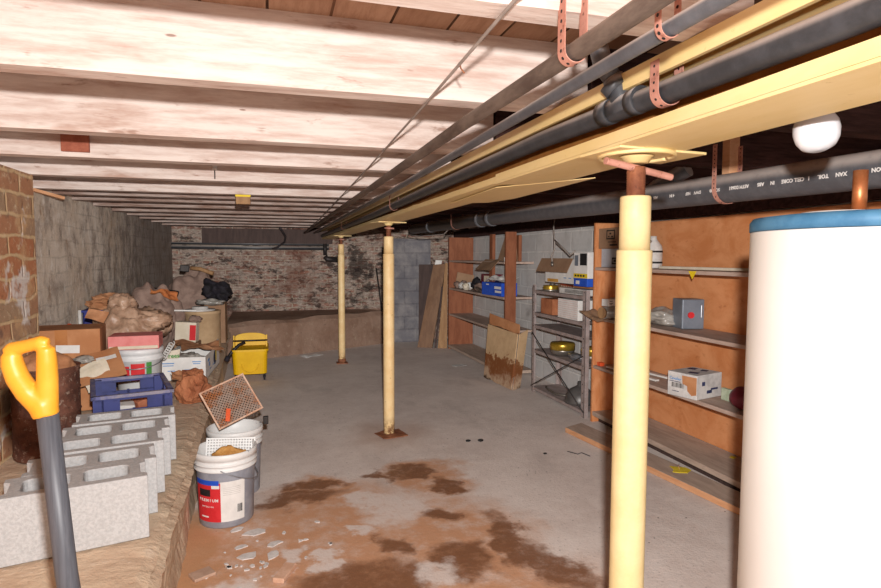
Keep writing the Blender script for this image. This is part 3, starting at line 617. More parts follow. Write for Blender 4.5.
# ------------------------------------------------------------------ concrete blocks
BL = ['nearest grey concrete block on the ledge, in front of the others behind the shovel shaft', 'second grey concrete block from the front of the row on the ledge', 'middle grey concrete block of the row of five on the ledge',
      'fourth grey concrete block from the front of the row, open cores on top', 'farthest grey concrete block of the row, right against the blue milk crate']
for i in range(5):
    a = R(13.5-.9*i); L, D, Hh = .385, .176, .20-.004*(i % 2); fx, fy = -.384-.007*i, 1.98+.186*i
    X = Vector((math.cos(a), math.sin(a), 0)); Y = Vector((-math.sin(a), math.cos(a), 0))
    c = Vector((fx, fy, .458))-X*L/2+Y*D/2; mm = box_m(c, a)
    mb = MB(); w = .034
    pts = lambda s: None
    out = [(-L/2, -D/2), (L/2, -D/2), (L/2, -D/2+w), (L/2-.018, -D/2+w+.012), (L/2-.018, D/2-w-.012), (L/2, D/2-w), (L/2, D/2), (-L/2, D/2), (-L/2, D/2-w), (-L/2+.018, D/2-w-.012), (-L/2+.018, -D/2+w+.012), (-L/2, -D/2+w)]
    def core(x0, x1):
        r = []; x0 += 0; cx, cy, hx_, hy_, q = (x0+x1)/2, 0, (x1-x0)/2, D/2-w, .022
        for sx, sy, a0 in ((1, 1, 0), (-1, 1, 90), (-1, -1, 180), (1, -1, 270)):
            for k in range(4): b = R(a0+30*k); r.append((cx+sx*(hx_-q)+q*math.cos(b), cy+sy*(hy_-q)+q*math.sin(b)))
        return r
    cores = [core(-L/2+.05, -.017), core(.017, L/2-.05)]
    bm = mb.bm; top = []
    for z in (0, Hh):
        loops = [[bm.verts.new((x, y, z)) for x, y in P] for P in [out]+cores]; top.append(loops)
        es = [bm.edges.new((l[k], l[(k+1) % len(l)])) for l in loops for k in range(len(l))]
        bmesh.ops.triangle_fill(bm, edges=es, use_beauty=True)
    for lo, hi in zip(*top):
        for k in range(len(lo)): bm.faces.new((lo[k], lo[(k+1) % len(lo)], hi[(k+1) % len(lo)], hi[k]))
    bmesh.ops.transform(bm, matrix=mm, verts=bm.verts[:])
    o = mb.build('concrete_block', M['block'], None, .003); tag(o, BL[i], 'concrete block', 'concrete blocks on the ledge')

# ------------------------------------------------------------------ rusted drum, milk crate
t = thing('rusted_can', 'rusted brown metal can behind the shovel grip, left of the milk crate', 'can', (-.975, 2.96, .455))
mb = MB(); prof = [(.125, 0), (.13, .006)]
for z in (.02, .10, .20, .30, .38): prof += [(.130, z-.006), (.1335, z), (.130, z+.006)]
mb.lathe(prof+[(.134, .395), (.136, .402), (.131, .402), (.126, .385), (.124, .02), (0, .018)], (-.975, 2.96, .455), 48).build('can_body', M['drum'], t)
tag(MB().blob((-.975, 2.96, .83), (.112, .112, .085), 5, .35, 1.6, 4, True, None, True).build('crumpled_paper', M['kraft2']), 'crumpled brown paper stuffed into the rusted metal can', 'paper')
cc = (-.696, 3.245, .458); ca = R(15); CM = box_m(cc, ca); W, D, Hc = .335, .46, .24
t = thing('milk_crate', 'blue plastic milk crate holding rubble, behind the concrete blocks', 'crate', cc)
mb = MB()
mb.box((0, 0, .008), (W-.02, D-.02, .008), M=CM)
for sx in (-1, 1):
    for sy in (-1, 1): mb.box((sx*(W/2-.022), sy*(D/2-.022), Hc/2), (.044, .044, Hc-.01), M=CM)
for ax, s in (('x', -1), ('x', 1), ('y', -1), ('y', 1)):
    def bar(u, z, lu, lz, rot=0, th=.008):
        if ax == 'y': mb.box((u, s*(D/2-th/2), z), (lu, th, lz), (0, rot, 0), M=CM)
        else: mb.box((s*(W/2-th/2), u, z), (th, lu, lz), (rot, 0, 0), M=CM)
    n = W if ax == 'y' else D
    bar(0, .02, n-.02, .03); bar(0, .155, n-.03, .022); bar(0, .222, n-.02, .018)
    for u in (-.095, .095): bar(u, .188, .075, .055)
    for u in (-.075, .075): bar(u, .095, .012, .13, .55*(1 if u < 0 else -1)); bar(u, .095, .012, .13, -.55*(1 if u < 0 else -1))
    bar(0, .1, .012, .14)
mb.build('basket', M['crate'], t)
mb = MB()
for sx in (-1, 1): mb.box((sx*(W/2-.003), 0, Hc-.008), (.022, D+.016, .016), M=CM); mb.box((0, sx*(D/2-.003), Hc-.008), (W+.016, .022, .016), M=CM)
mb.build('rim', M['crate_dusty'], t, .002)
def inC(x, y, z): return tuple(CM @ Vector((x, y, z)))
tag(MB().box(inC(-.06, .02, .085), (.14, .1, .13), (.15, .1, .3), .006).build('stone_block', M['offw']), 'off-white broken block inside the blue milk crate, left side', 'stone')
tag(MB().box(inC(.075, .06, .09), (.12, .08, .14), (.1, -.2, .7), .006).build('loose_brick', M['brick']), 'orange-brown broken brick inside the blue milk crate, at the back', 'brick')
tag(MB().blob(inC(.07, -.08, .07), (.07, .05, .05), 3, .3, 1.5, 3).build('rubble_lump', M['cloth']), 'grey-brown rubble lump in the front of the blue milk crate', 'rubble')
tag(MB().blob(inC(-.08, -.1, .06), (.07, .05, .042), 9, .3, 1.5, 3).build('rubble_lump', M['offw']), 'pale rubble lump in the front left corner of the blue milk crate', 'rubble')

# ------------------------------------------------------------------ heap of junk on the ledge
t = thing('paper_bag', 'crumpled red-brown paper bag right of the blue milk crate', 'paper bag', (-.47, 3.84, .455))
MB().blob((-.475, 3.84, .53), (.10, .115, .115), 12, .55, 1.15, 4, False, -.65, True, .4).build('bag_body', M['clay'], t)
MB().sheet((-.53, 3.79, .625), .13, .10, 8, .03, 12, 10, .002, (.3, .2, .3), .3).build('torn_mouth', M['kraft2'], t)
# white pail with red label + faded red box on top
pc = (-.80, 3.98, .455)
t = thing('white_pail', 'white plastic pail with red label patches, under the faded red box', 'pail', pc)
MB().lathe([(.115, 0), (.118, .005), (.130, .25), (.138, .252), (.139, .268), (.133, .27), (.133, .29), (.140, .292), (.1405, .318), (.134, .325), (.0, .325)], pc, 48).build('pail_body', M['whitepl'], t)
def patch(c, r0, r1, z0, z1, a0, a1, mat, name, parent, th=.0015):
    mb = MB(); n = 16; v = []
    for i in range(n+1):
        a = R(a0+(a1-a0)*i/n)
        v.append([mb.bm.verts.new((c[0]+(rr)*math.cos(a), c[1]+(rr)*math.sin(a), c[2]+z)) for rr, z in ((r0, z0), (r1, z1), (r1+th, z1), (r0+th, z0))])
    for A, B in zip(v, v[1:]):
        for k in range(4): mb.bm.faces.new((A[k], A[(k+1) % 4], B[(k+1) % 4], B[k]))
    mb.bm.faces.new(v[0]); mb.bm.faces.new(v[-1]); return mb.build(name, mat, parent)
patch(pc, .1255, .1288, .155, .225, -135, -104, M['red'], 'red_label', t); patch(pc, .1255, .1295, .135, .24, -100, -66, M['red'], 'red_label', t); patch(pc, .1255, .1298, .135, .245, -62, -48, M['green'], 'green_label', t)
MB().tube([(pc[0]-.14, pc[1]-.02, pc[2]+.28)]+[(pc[0]+.145*math.cos(R(a)), pc[1]+.145*math.sin(R(a)), pc[2]+.26-.05*math.sin(R((a+180)))) for a in range(-165, -10, 15)], .003, 8).build('bail_handle', M['steel'], t)
t = thing('red_box', 'faded red cardboard box lying on top of the white pail', 'box', (-.80, 3.94, .785)); bm_ = box_m((-.805, 3.94, .826), R(3))
MB().box((0, 0, 0), (.275, .20, .082), (0, 0, 0), .003, bm_).build('box_body', M['pink'], t)
MB().box((.0, -.102, -.028), (.262, .002, .018), (.1, 0, 0), 0, bm_).build('worn_edge', M['cream'], t)
# brown carton with tape and label behind the can
t = thing('taped_carton', 'brown cardboard carton with orange tape and white label, behind the rusted can', 'box', (-1.11, 3.72, .455)); bm_ = box_m((-1.15, 3.86, .695), R(8))
MB().box((0, 0, 0), (.36, .30, .47), (0, 0, 0), .004, bm_).build('carton_body', M['kraft'], t)
MB().box((-.01, -.151, .1), (.06, .001, .27), (0, 0, 0), 0, bm_).build('tape', plain('orange_tape', '#9c5a1e', '#ab6826', 12, .35, 0, .5), t)
MB().box((.02, -.1523, .125), (.115, .001, .045), (0, .05, 0), 0, bm_).build('paper_label', M['white'], t)
# flattened cardboard leaning in front of the carton
tag(MB().sheet((-.99, 3.60, .72), .36, .24, 4, .012, 6, 12, .004, (.55, -.22, .30)).build('flattened_carton', M['kraft']), 'flattened brown cardboard leaning between carton and white pail', 'cardboard')
tag(MB().sheet((-.93, 3.56, .69), .15, .17, 6, .02, 9, 10, .003, (.95, -.35, .35), .2).build('torn_card', M['cream']), 'torn cream card leaning beside the blue milk crate, left rear corner', 'card')
tag(MB().sheet((-.90, 3.64, .775), .10, .03, 3, .004, 9, 6, .002, (.5, -.2, .35)).build('paper_strip', M['white']), 'white paper strip lying on the flattened cardboard', 'paper')
tag(MB().blob((-1.0, 3.60, .775), (.05, .035, .02), 21, .5, 2, 3, True).build('plastic_wrap', M['clear']), 'scrap of cloudy plastic on the flattened cardboard', 'plastic wrap')
# plastic bag
t = thing('plastic_bag', 'big dusty brown plastic bag slumped behind the faded red box', 'bag', (-1.02, 4.42, .455))
mb = MB(); mb.blob((-.985, 4.42, .72), (.215, .17, .26), 31, .42, 2.1, 5, True, -.95, True); mb.blob((-.99, 4.46, 1.0), (.085, .07, .085), 33, .6, 2.2, 4, True, None, True)
mb.build('bag_body', M['bag'], t); MB().blob((-.84, 4.45, .90), (.15, .10, .07), 35, .5, 2.6, 4, True, None, True).build('bag_fold', M['bag'], t)
# blue bin with papers on top
t = thing('blue_bin', 'dark blue plastic bin against the left grey wall', 'bin', (-1.18, 4.93, .455)); bm_ = box_m((-1.18, 4.93, .455), R(4))
mb = MB(); mb.box((0, 0, .01), (.31, .26, .02), M=bm_)
for s in (-1, 1): mb.box((s*.15, 0, .25), (.01, .27, .48), M=bm_); mb.box((0, s*.13, .25), (.31, .01, .48), M=bm_)
mb.build('bin_body', M['bluebin'], t)
mb = MB()
for s in (-1, 1): mb.box((s*.155, 0, .485), (.016, .29, .014), M=bm_); mb.box((0, s*.138, .485), (.326, .016, .014), M=bm_)
mb.build('rim', M['bluebin'], t)
tag(MB().box((-1.345, 4.80, .70), (.02, .03, .5), (0, 0, 0), .002).build('grey_strip', M['offw']), 'grey strip standing beside the dark blue bin', 'strip')
tag(MB().blob((-1.19, 4.95, .98), (.14, .11, .075), 41, .6, 1.5, 4, False, None, True).build('crumpled_paper', M['kraft2']), 'crumpled brown wrapping paper heaped on the dark blue bin', 'paper')
tag(MB().sheet((-1.03, 3.97, .985), .11, .07, 14, .02, 9, 8, .003, (1.2, .35, .2), .3).build('torn_paper', M['kraft2']), 'torn brown paper standing up on the taped carton', 'paper')
tag(MB().tube([(-1.27, 4.07, .60), (-1.20, 4.02, .87), (-1.18, 4.0, .93)], .012, 8).build('orange_stick', M['orange']), 'small orange stick poking up behind the taped carton', 'stick')
# white printed box
WB = (-.597, 4.81, .455); wm = box_m(WB, R(-3.4)); wW, wD, wH = .30, .66, .165
t = thing('printed_box', 'open white cardboard box with dark blue round print, on the ledge edge', 'box', WB)
mb = MB(); mb.box((0, 0, .003), (wW, wD, .006), M=wm)
for s in (-1, 1): mb.box((s*(wW/2-.002), 0, wH/2), (.004, wD, wH), M=wm); mb.box((0, s*(wD/2-.002), wH/2), (wW-.008, .004, wH), M=wm)
mb.build('box_body', M['white'], t)
mb = MB(); q = [(.075*math.cos(2*math.pi*k/28), .055*math.sin(2*math.pi*k/28)) for k in range(28)]
mb.prism(q, 0, .0008, wm @ face_m((wW/2+.0003, .10, .09), (0, 1, 0), (0, 0, 1))).build('round_print', M['navy'], t)
mb = MB(); mb.prism([(-.02, -.04), (.02, -.04), (.02, .04), (-.02, .04)], 0, .0012, wm @ face_m((wW/2+.0006, .15, .10), (0, 1, 0), (0, 0, 1))).build('yellow_print', M['yprint'], t)
for k, (u, v, w_, h_) in enumerate(((-.10, .125, .08, .007), (-.10, .108, .07, .006), (.09, .132, .06, .007), (.09, .118, .05, .006), (.04, .075, .07, .006), (.07, .060, .05, .005), (-.08, .07, .05, .006))): MB().box((u, -wD/2-.0006, v), (w_, .001, h_), M=wm).build('printed_mark', M['lblue'], t)
for u, v, w_, h_ in ((-.19, .12, .08, .02), (-.16, .085, .05, .03), (.04, .05, .1, .008), (-.12, .045, .09, .007)): MB().box((wW/2+.0006, u, v), (.001, w_, h_), M=wm).build('printed_mark', M['lblue'], t)
MB().box((.09, -wD/2-.0008, .03), (.03, .001, .05), M=wm).build('yellow_print', M['yprint'], t)
MB().box((wW/2-.012, wD/2-.03, wH+.018), (.004, .10, .04), (0, .2, 0), M=wm).build('flap', M['white'], t)
tag(MB().sheet((-.57, 4.95, .64), .30, .40, 52, .045, 6, 22, .002, (0, .05, .3), .12).build('brown_wrapping', M['kraft2']), 'creased brown wrapping paper spilling over the open white box', 'paper')
tag(MB().blob((-.60, 4.62, .585), (.10, .09, .045), 55, .5, 1.8, 4, True).build('plastic_bundle', M['clear']), 'bundle of dusty clear plastic in the open white box', 'plastic')
t = thing('seed_carton', 'small cream carton with green lettering on the corner of the open white box', 'carton', (-.70, 4.44, .60)); bm_ = box_m((-.685, 4.455, .652), R(5))
MB().prism([(-.055, -.03), (.045, -.03), (.055, .035), (-.03, .022)], -.012, .012, bm_ @ Matrix.Rotation(R(90), 4, 'X')).build('carton_body', M['cream'], t)
text('lettering', 'Trees', .042, bm_ @ face_m((.0, -.0125, -.012), (1, 0, .02), (0, 0, 1)), M['green'], t, .0006, .0012)
# rumpled rags and black bags at the back of the heap
mb = MB(); hp = [(-.705+.055*s, 4.22+.03*s, .66+.10*s) for s in [k/60 for k in range(61)]]
mb.tube([(p_[0]+.016*math.cos(k*.75), p_[1], p_[2]+.016*math.sin(k*.75)) for k, p_ in enumerate(hp)], .0042, 6)
tag(mb.build('coiled_hose', M['offw']), 'short grey coiled hose between the white pail and the open white box', 'hose')
t = thing('cream_carton', 'cream carton with a red end panel standing behind the open white box', 'carton', (-.66, 5.10, .6)); bm_ = box_m((-.70, 5.36, .70), R(-8))
MB().box((0, 0, 0), (.17, .10, .17), (0, .06, 0), .003, bm_).build('carton_body', M['cream'], t); MB().box((.058, -.0515, -.005), (.05, .001, .13), (0, .06, 0), 0, bm_).build('red_panel', M['red'], t)
MB().blob((-.63, 5.33, .81), (.05, .05, .03), 61, .4, 2, 3).build('crushed_top', M['cloth'], t)
tag(MB().b2((-.82, 5.26, .455), (-.60, 5.46, .612), .004).build('kraft_box', M['kraftd']), 'dull cardboard box under the cream carton with the red panel', 'box')
t = thing('fibre_drum', 'round tan fibre drum with a pale lid at the back of the heap', 'drum', (-.61, 5.72, .455))
MB().lathe([(.15, 0), (.152, .01), (.152, .365), (.157, .367), (.157, .39), (.15, .392), (0, .392)], (-.61, 5.72, .455), 40).build('drum_body', M['fibre'], t)
MB().lathe([(.13, 0), (.13, .012), (.07, .014), (.07, .035), (.065, .038), (0, .038)], (-.63, 5.70, .848), 32).build('lid', M['offw'], t)
tag(MB().box((-.74, 5.55, .865), (.18, .035, .012), (0, .06, .35)).build('white_lath', M['white']), 'short white slat lying by the pale lid of the fibre drum', 'slat')
tag(MB().blob((-.98, 5.62, .78), (.19, .18, .32), 71, .4, 1.5, 5, True, -.98).build('rag_heap', M['cloth']), 'grey-brown heap of rags between plastic bag and fibre drum', 'rags')
tag(MB().blob((-1.03, 5.9, .94), (.19, .12, .09), 75, .6, 1.5, 4, True).build('black_bag', M['black']), 'crumpled black plastic bag at the top of the heap by the left wall', 'bag')
tag(MB().sheet((-.88, 5.42, 1.03), .22, .12, 77, .05, 9, 14, .003, (.5, .2, .5), .25).build('orange_paper', plain('orange_brown_paper', '#b4683a', '#c77c4a', 9, .85)), 'crumpled orange-brown paper below the black bag in the heap', 'paper')
tag(MB().blob((-.93, 5.12, .80), (.14, .12, .13), 79, .6, 1.4, 4, True, None, True).build('shopping_bag', M['bag']), 'crumpled grey-brown bag right of the big plastic bag', 'bag')
tag(MB().blob((-.80, 6.9, .80), (.26, .22, .38), 81, .35, 1.5, 5, True, -.95).build('dust_sheet', M['cloth']), 'large dusty brown sheet bundle at the far end of the ledge', 'bundle')
tag(MB().blob((-.55, 6.45, .965), (.13, .10, .10), 85, .8, 1.6, 4, True).build('black_rag', M['black']), 'black rag with a raised corner on the dusty brown bundle', 'rag')
tag(MB().b2((-.66, 6.3, .455), (-.46, 6.6, .86), .004).build('kraft_box', M['kraftd']), 'dull cardboard box under the black rag at the far end of the heap', 'box')
tag(MB().blob((-.60, 6.25, .885), (.13, .08, .035), 87, .5, 2, 3, True).build('clear_bag', M['clear']), 'cloudy plastic wad in front of the black rag', 'plastic')
t = thing('hatchet', 'old axe with dark head and wooden handle lying on the dusty brown bundle', 'axe', (-.75, 6.5, 1.15))
MB().tube([(-.83, 6.75, 1.215), (-.73, 6.73, 1.205), (-.60, 6.70, 1.155)], .022, 10).build('handle', M['tanb'], t); MB().box((-.89, 6.75, 1.212), (.09, .04, .07), (0, .1, 0), .006).build('axe_head', M['darksteel'], t)

# ------------------------------------------------------------------ paint buckets and grids
def bucket(c, lab, white_in):
    t = thing('plastic_bucket', lab, 'bucket', c)
    MB().lathe([(.0, 0), (.128, 0), (.132, .006), (.142, .29), (.1425, .30), (.139, .30), (.128, .012), (0, .011)], c, 56).build('bucket_body', M['bucket'], t)
    MB().lathe([(.1428, .285), (.152, .287), (.152, .293), (.145, .296), (.145, .312), (.154, .314), (.154, .320), (.146, .323), (.146, .34), (.1535, .342), (.1535, .372), (.149, .375), (.143, .372), (.1395, .30), (.1428, .285)], c, 56, None, False).build('rim', M['bwhite'], t)
    MB().lathe([(.1388, .30), (.1278, .05), (.1268, .05), (.1378, .30), (.1388, .30)], c, 56, None, False).build('inner_lining', M['bwhite'], t)
    return t
BC = (-.24, 3.12, 0)
t = bucket(BC, 'front grey plastic bucket with a red and white paint label and white spattered rim', True)
patch(BC, .1333, .1395, .035, .232, -158, -97, M['red'], 'red_label', t); patch(BC, .1337, .1401, .035, .238, -97, -48, M['white'], 'white_label', t)
patch(BC, .1396, .1404, .222, .246, -158, -100, M['blue'], 'blue_band', t, .002); patch(BC, .1392, .1398, .206, .222, -115, -99, M['white'], 'white_notch', t, .0025)
mb = MB()
for a, w_ in ((-61, 1), (-58.5, 2), (-56, 1), (-53.5, 1.6)): pass
for k, a in enumerate((-64, -62, -60.5, -58, -56.5, -55)): patch(BC, .1352, .1365, .075, .115, a, a+(1.3 if k % 2 else .7), M['ink'], 'barcode_bar', t, .0026)
for k in range(9): patch(BC, .1352+.0005*k, .13525+.0005*k, .135+.009*k, .1375+.009*k, -92, -57, M['offw'], 'fine_print', t, .0024)
def on_bucket(a, z, r): a = R(a); return face_m((BC[0]+r*math.cos(a), BC[1]+r*math.sin(a), z), (-math.sin(a), math.cos(a), 0), (.03*math.cos(a), .03*math.sin(a), 1))
for k, ch in enumerate('PREMIUM'): text('label_letter', ch, .020, on_bucket(-146+6.9*k, .145, .1388), M['white'], t, .0006, .0004)
for k, ch in enumerate('INTERIOR'): text('label_letter', ch, .011, on_bucket(-140+3.9*k, .112, .1376), M['white'], t, .0006)
patch(BC, .1372, .138, .165, .2, -147, -118, M['ink'], 'dark_oval', t, .002)
patch(BC, .1354, .1357, .058, .064, -142, -124, M['white'], 'label_line', t, .0024)
MB().tube([(BC[0]+.157*math.cos(R(a)), BC[1]+.157*math.sin(R(a)), .30-.085*math.sin(R(a+95))) for a in range(-95, 80, 8)], .0025, 8).build('wire_handle', M['steel'], t)
BC2 = (-.215, 3.48, 0)
bucket(BC2, 'rear grey plastic bucket behind the labelled one, under the rusty square sieve', True)
# rusty sieve resting tilted on the rear bucket
def grid_frame(name_f, name_m, o, u, v, lu, lv, nu, nv, wf, mat_f, mat_m, parent, th=.004, bw=.0022, diag=True):
    o, u, v = Vector(o), Vector(u).normalized(), Vector(v); v = (v-u*v.dot(u)).normalized(); m = face_m(o, u, v)
    mb = MB()
    for s in (0, 1):
        mb.box((lu/2, lv*s, 0), (lu+wf, wf, wf*1.4), M=m); mb.box((lu*s, lv/2, 0), (wf, lv, wf*1.4), M=m)
    mb.build(name_f, mat_f, parent, .001)
    mb = MB()
    if diag:
        st = lu/nu
        for k in range(-int(lv/st)-1, nu+int(lv/st)+2):
            for sgn in (1, -1):
                # line x = k*st + sgn*y clipped to the frame
                y0, y1 = 0, lv; x0, x1 = k*st, k*st+sgn*lv
                def clip(xa, ya, xb, yb):
                    t0, t1 = 0, 1; dx = xb-xa
                    for lo, hi in ((0, lu),):
                        if abs(dx) > 1e-9:
                            ta, tb = (lo-xa)/dx, (hi-xa)/dx
                            if ta > tb: ta, tb = tb, ta
                            t0, t1 = max(t0, ta), min(t1, tb)
                    return None if t1-t0 < .02 else (xa+dx*t0, ya+(yb-ya)*t0, xa+dx*t1, ya+(yb-ya)*t1)
                q = clip(x0, y0, x1, y1)
                if q:
                    L = math.hypot(q[2]-q[0], q[3]-q[1]); mb.box(((q[0]+q[2])/2, (q[1]+q[3])/2, .0006*sgn), (L, bw, .0016), (0, 0, math.atan2(q[3]-q[1], q[2]-q[0])), M=m)
    else:
        for k in range(1, nu): mb.box((lu*k/nu, lv/2, .0005), (bw, lv, .0016), M=m)
        for k in range(1, nv): mb.box((lu/2, lv*k/nv, -.0005), (lu, bw, .0016), M=m)
    return mb.build(name_m, mat_m, parent), m
t = thing('square_sieve', 'rusty square wire sieve tilted on its corner on top of the rear bucket', 'sieve', (-.22, 3.5, .38))
o_ = Vector((-.29, 3.41, .382)); u_ = Vector((.226, .10, .081)); v_ = Vector((-.114, .10, .182))
_, sm_ = grid_frame('frame', 'wire_mesh', o_, u_, v_, .26, .237, 13, 12, .009, M['sieve_frame'], M['sieve'], t, bw=.0066)
MB().box((.075, .052, .004), (.024, .075, .004), (0, 0, -.55), .001, sm_).build('orange_tape', M['orange'], t)
MB().b2((-.06, 3.50, .365), (-.03, 3.53, .41), .004).build('corner_lump', M['darksteel'], t)
t = thing('paint_grid', 'white perforated paint grid leaning inside the front bucket', 'paint grid', (-.22, 3.1, .2))
grid_frame('frame', 'mesh', (-.345, 3.14, .20), (1, 0, -.06), (0, .25, .96), .235, .205, 17, 14, .009, M['bwhite'], M['bwhite'], t, bw=.0056, diag=False)
tag(MB().blob((-.225, 3.08, .315), (.088, .032, .07), 91, .25, 2.5, 4, True).build('ochre_sponge', M['sponge']), 'ochre-brown crusted sponge inside the front bucket before the white grid', 'sponge')

# ------------------------------------------------------------------ yellow mop bucket
mc = (-.235, 6.72, 0)
t = thing('mop_bucket', 'yellow wheeled mop bucket with wringer standing by the ledge at the back', 'mop bucket', mc)
def tub(z0, z1, w0, w1, d0, d1, th=.008, cy=0):
    mb = MB(); v = []
    for (w, d, z) in ((w0, d0, z0), (w1, d1, z1), (w1-2*th, d1-2*th, z1), (w0-2*th, d0-2*th, z0+th)):
        ring = []; r = .05
        for sx, sy, a0 in ((1, 1, 0), (-1, 1, 90), (-1, -1, 180), (1, -1, 270)):
            for k in range(5): a = R(a0+22.5*k); ring.append(mb.bm.verts.new((mc[0]+sx*(w/2-r)+r*math.cos(a), mc[1]+cy+sy*(d/2-r)+r*math.sin(a), z)))
        v.append(ring)
    n = len(v[0])
    for A, B in zip(v, v[1:]):
        for k in range(n): mb.bm.faces.new((A[k], A[(k+1) % n], B[(k+1) % n], B[k]))
    mb.bm.faces.new(v[0]); mb.bm.faces.new(v[-1]); return mb
tub(.075, .335, .345, .365, .40, .46).build('tub', M['yelmop'], t, .003)
tub(.325, .347, .385, .385, .48, .48, .02).build('rim', M['yelmop'], t, .003)
mb = MB(); yb = mc[1]+.12; arc = [(-.165, 0), (.165, 0), (.165, .10)]+[(.165*math.cos(R(a)), .105+.045*math.sin(R(a))) for a in range(10, 180, 10)]+[(-.165, .10)]
mb.prism(arc, -.012, .012, face_m((mc[0], yb, .335), (1, 0, 0), (0, .25, 1))).build('wringer_back', M['yelmop'], t, .003)
mb = MB()
for s in (-1, 1): mb.prism([(0, 0), (.17, 0), (.15, .09), (.02, .14)], -.008, .008, face_m((mc[0]+s*.172, yb-.14, .335), (0, 1, 0), (0, 0, 1)))
mb.build('wringer_side', M['yelmop'], t, .003)
MB().cyl((mc[0]-.18, yb-.13, .415), (mc[0]+.18, yb-.13, .415), .009, seg=12).build('wringer_bar', M['darksteel'], t)
h = MB().tube([(mc[0]-.05, mc[1]-.16, .42), (mc[0]-.11, mc[1]-.18, .395), (mc[0]-.175, mc[1]-.21, .335), (mc[0]-.24, mc[1]-.24, .245)], .017, 12).build('handle_lever', M['darksteel'], t)
MB().tube([(mc[0]-.215, mc[1]-.227, .28), (mc[0]-.245, mc[1]-.243, .238)], .026, 14).build('hand_grip', M['black'], h)
MB().tube([(mc[0]-.085+.085*(1+math.cos(a))-0, mc[1]-.226-.0, .19+.09*math.sin(a)) for a in [math.pi+math.pi*k/14 for k in range(15)]], .004, 8).build('moulded_outline', M['yelmop'], t)
for sx in (-1, 1):
    for sy in (-1, 1):
        x, y = mc[0]+sx*.145, mc[1]+sy*.16
        c = MB().cyl((x, y, .045), (x, y, .08), .012, seg=12).b2((x-.016, y-.018, .03), (x+.016, y+.018, .052)).build('caster', M['darksteel'], t)
        MB().cyl((x-.01, y, .03), (x+.01, y, .03), .03, seg=24).build('wheel', M['black'], c)

# ------------------------------------------------------------------ plank and floor litter
t = thing('floor_plank', 'long dusty plank with an orange-brown sawn edge lying on the floor before the shelves', 'plank', (2.3, 2.9, 0))
mb = MB(); P = [(2.15, 3.95), (2.34, 2.30), (2.44, 1.5), (2.62, 1.5), (2.52, 2.34), (2.33, 4.03)]
mb.prism(P, .003, .042).build('plank_body', M['dust_lumber'], t, .002)
mb = MB()
for A, B in zip(P[:3], P[1:3]):
    d = (Vector(B)-Vector(A)).normalized(); nrm = Vector((d.y, -d.x)); 
    q = [Vector(A), Vector(B), Vector(B)-Vector((.0016, 0)), Vector(A)-Vector((.0016, 0))]; mb.prism([tuple(k) for k in q], .004, .041)
mb.build('sawn_edge', M['lumber'], t)
MB().box((2.226, 3.27, .024), (.006, .014, .036)).build('saw_nick', M['ink'], t)
t = thing('yellow_leaf', 'bright yellow leaf lying on the floor plank', 'leaf', (2.40, 2.95, .044))
MB().prism([(-.05, -.03), (-.01, -.06), (.05, -.045), (.06, .0), (.03, .03), (.0, .07), (-.03, .02), (-.07, .0)], 0, .004, box_m((2.39, 2.95, .044), .3)).build('leaf_blade', M['leaf'], t)
MB().tube([(2.39, 2.95, .0485), (2.42, 3.0, .0487), (2.45, 3.03, .047)], .0018, 6).build('leaf_stalk', M['lumber'], t)
tag(MB().prism([(-.02, -.015), (.02, -.01), (.015, .02), (-.015, .015)], 0, .003, box_m((2.77, 2.93, .0915), .3)).build('yellow_scrap', M['leaf']), 'tiny yellow scrap on the bottom board under the wooden shelves', 'scrap')
random.seed(11)
def flake(x, y, r, seed, lab, z=.0, mat='chip', group='paint flakes by the bucket'):
    random.seed(seed); n = 7; pts = []
    for k in range(n): a = 2*math.pi*k/n+random.uniform(-.3, .3); q = r*random.uniform(.6, 1.2); pts.append((q*math.cos(a)*1.2, q*math.sin(a)*.8))
    return tag(MB().prism(pts, .001, .005, box_m((x, y, z), random.uniform(0, 6))).build('paint_flake', M[mat]), lab, 'flake', group)
FL = [(-.005, 2.76, .035, 'pointed white paint flake right of the labelled bucket'), (-.01, 2.66, .042, 'rounded white paint flake below the pointed one, right of the labelled bucket'), (-.12, 2.68, .04, 'largest pale paint flake in front of the labelled bucket'),
      (-.10, 2.90, .045, 'wide pale flake just beside the foot of the labelled bucket'), (-.155, 2.77, .03, 'thin pale flake between bucket and ledge, below the label'), (-.19, 2.955, .03, 'white flake touching the front foot of the labelled bucket'), (.04, 2.86, .014, 'small white chip farthest right of the labelled bucket')]
for i, f in enumerate(FL): flake(f[0], f[1], f[2], i+3, f[3])
random.seed(77)
spots = [(random.gauss(-.1, .14), random.gauss(2.62, .16)) for _ in range(60)]
for i, (x, y) in enumerate([s for s in spots if s[0] > -.3 and all(math.hypot(s[0]-f[0], s[1]-f[1]) > .07 for f in FL) and math.hypot(s[0]-.035, s[1]-2.47) > .09][:46]):
    flake(x, y, .006+.010*((i*37) % 10)/10, i+100, 'tiny whitish paint chip scattered on the brown floor before the labelled bucket', group='tiny paint chips on the floor')
t = MB().box((.035, 2.47, .012), (.05, .13, .022), (0, 0, -.45), .004).build('brick_fragment', plain('pinkish_fragment', '#c49a80', '#d4ae96', 20, .9)); tag(t, 'pinkish sliver of brick on the floor in front of the labelled bucket', 'brick fragment')
tag(MB().box((-.30, 2.56, .008), (.09, .07, .014), (0, 0, .5), .003).build('tile_fragment', plain('brownish_fragment', '#a98a76', '#b99a86', 20, .9)), 'flat brownish tile fragment on the floor at the foot of the ledge', 'tile fragment')
tag(MB().sheet((.50, 7.9, .02), .26, .14, 5, .02, 9, 8, .003, (0, 0, .4), .3).build('white_scrap', M['white']), 'white paper scrap on the floor near the farthest post', 'paper')
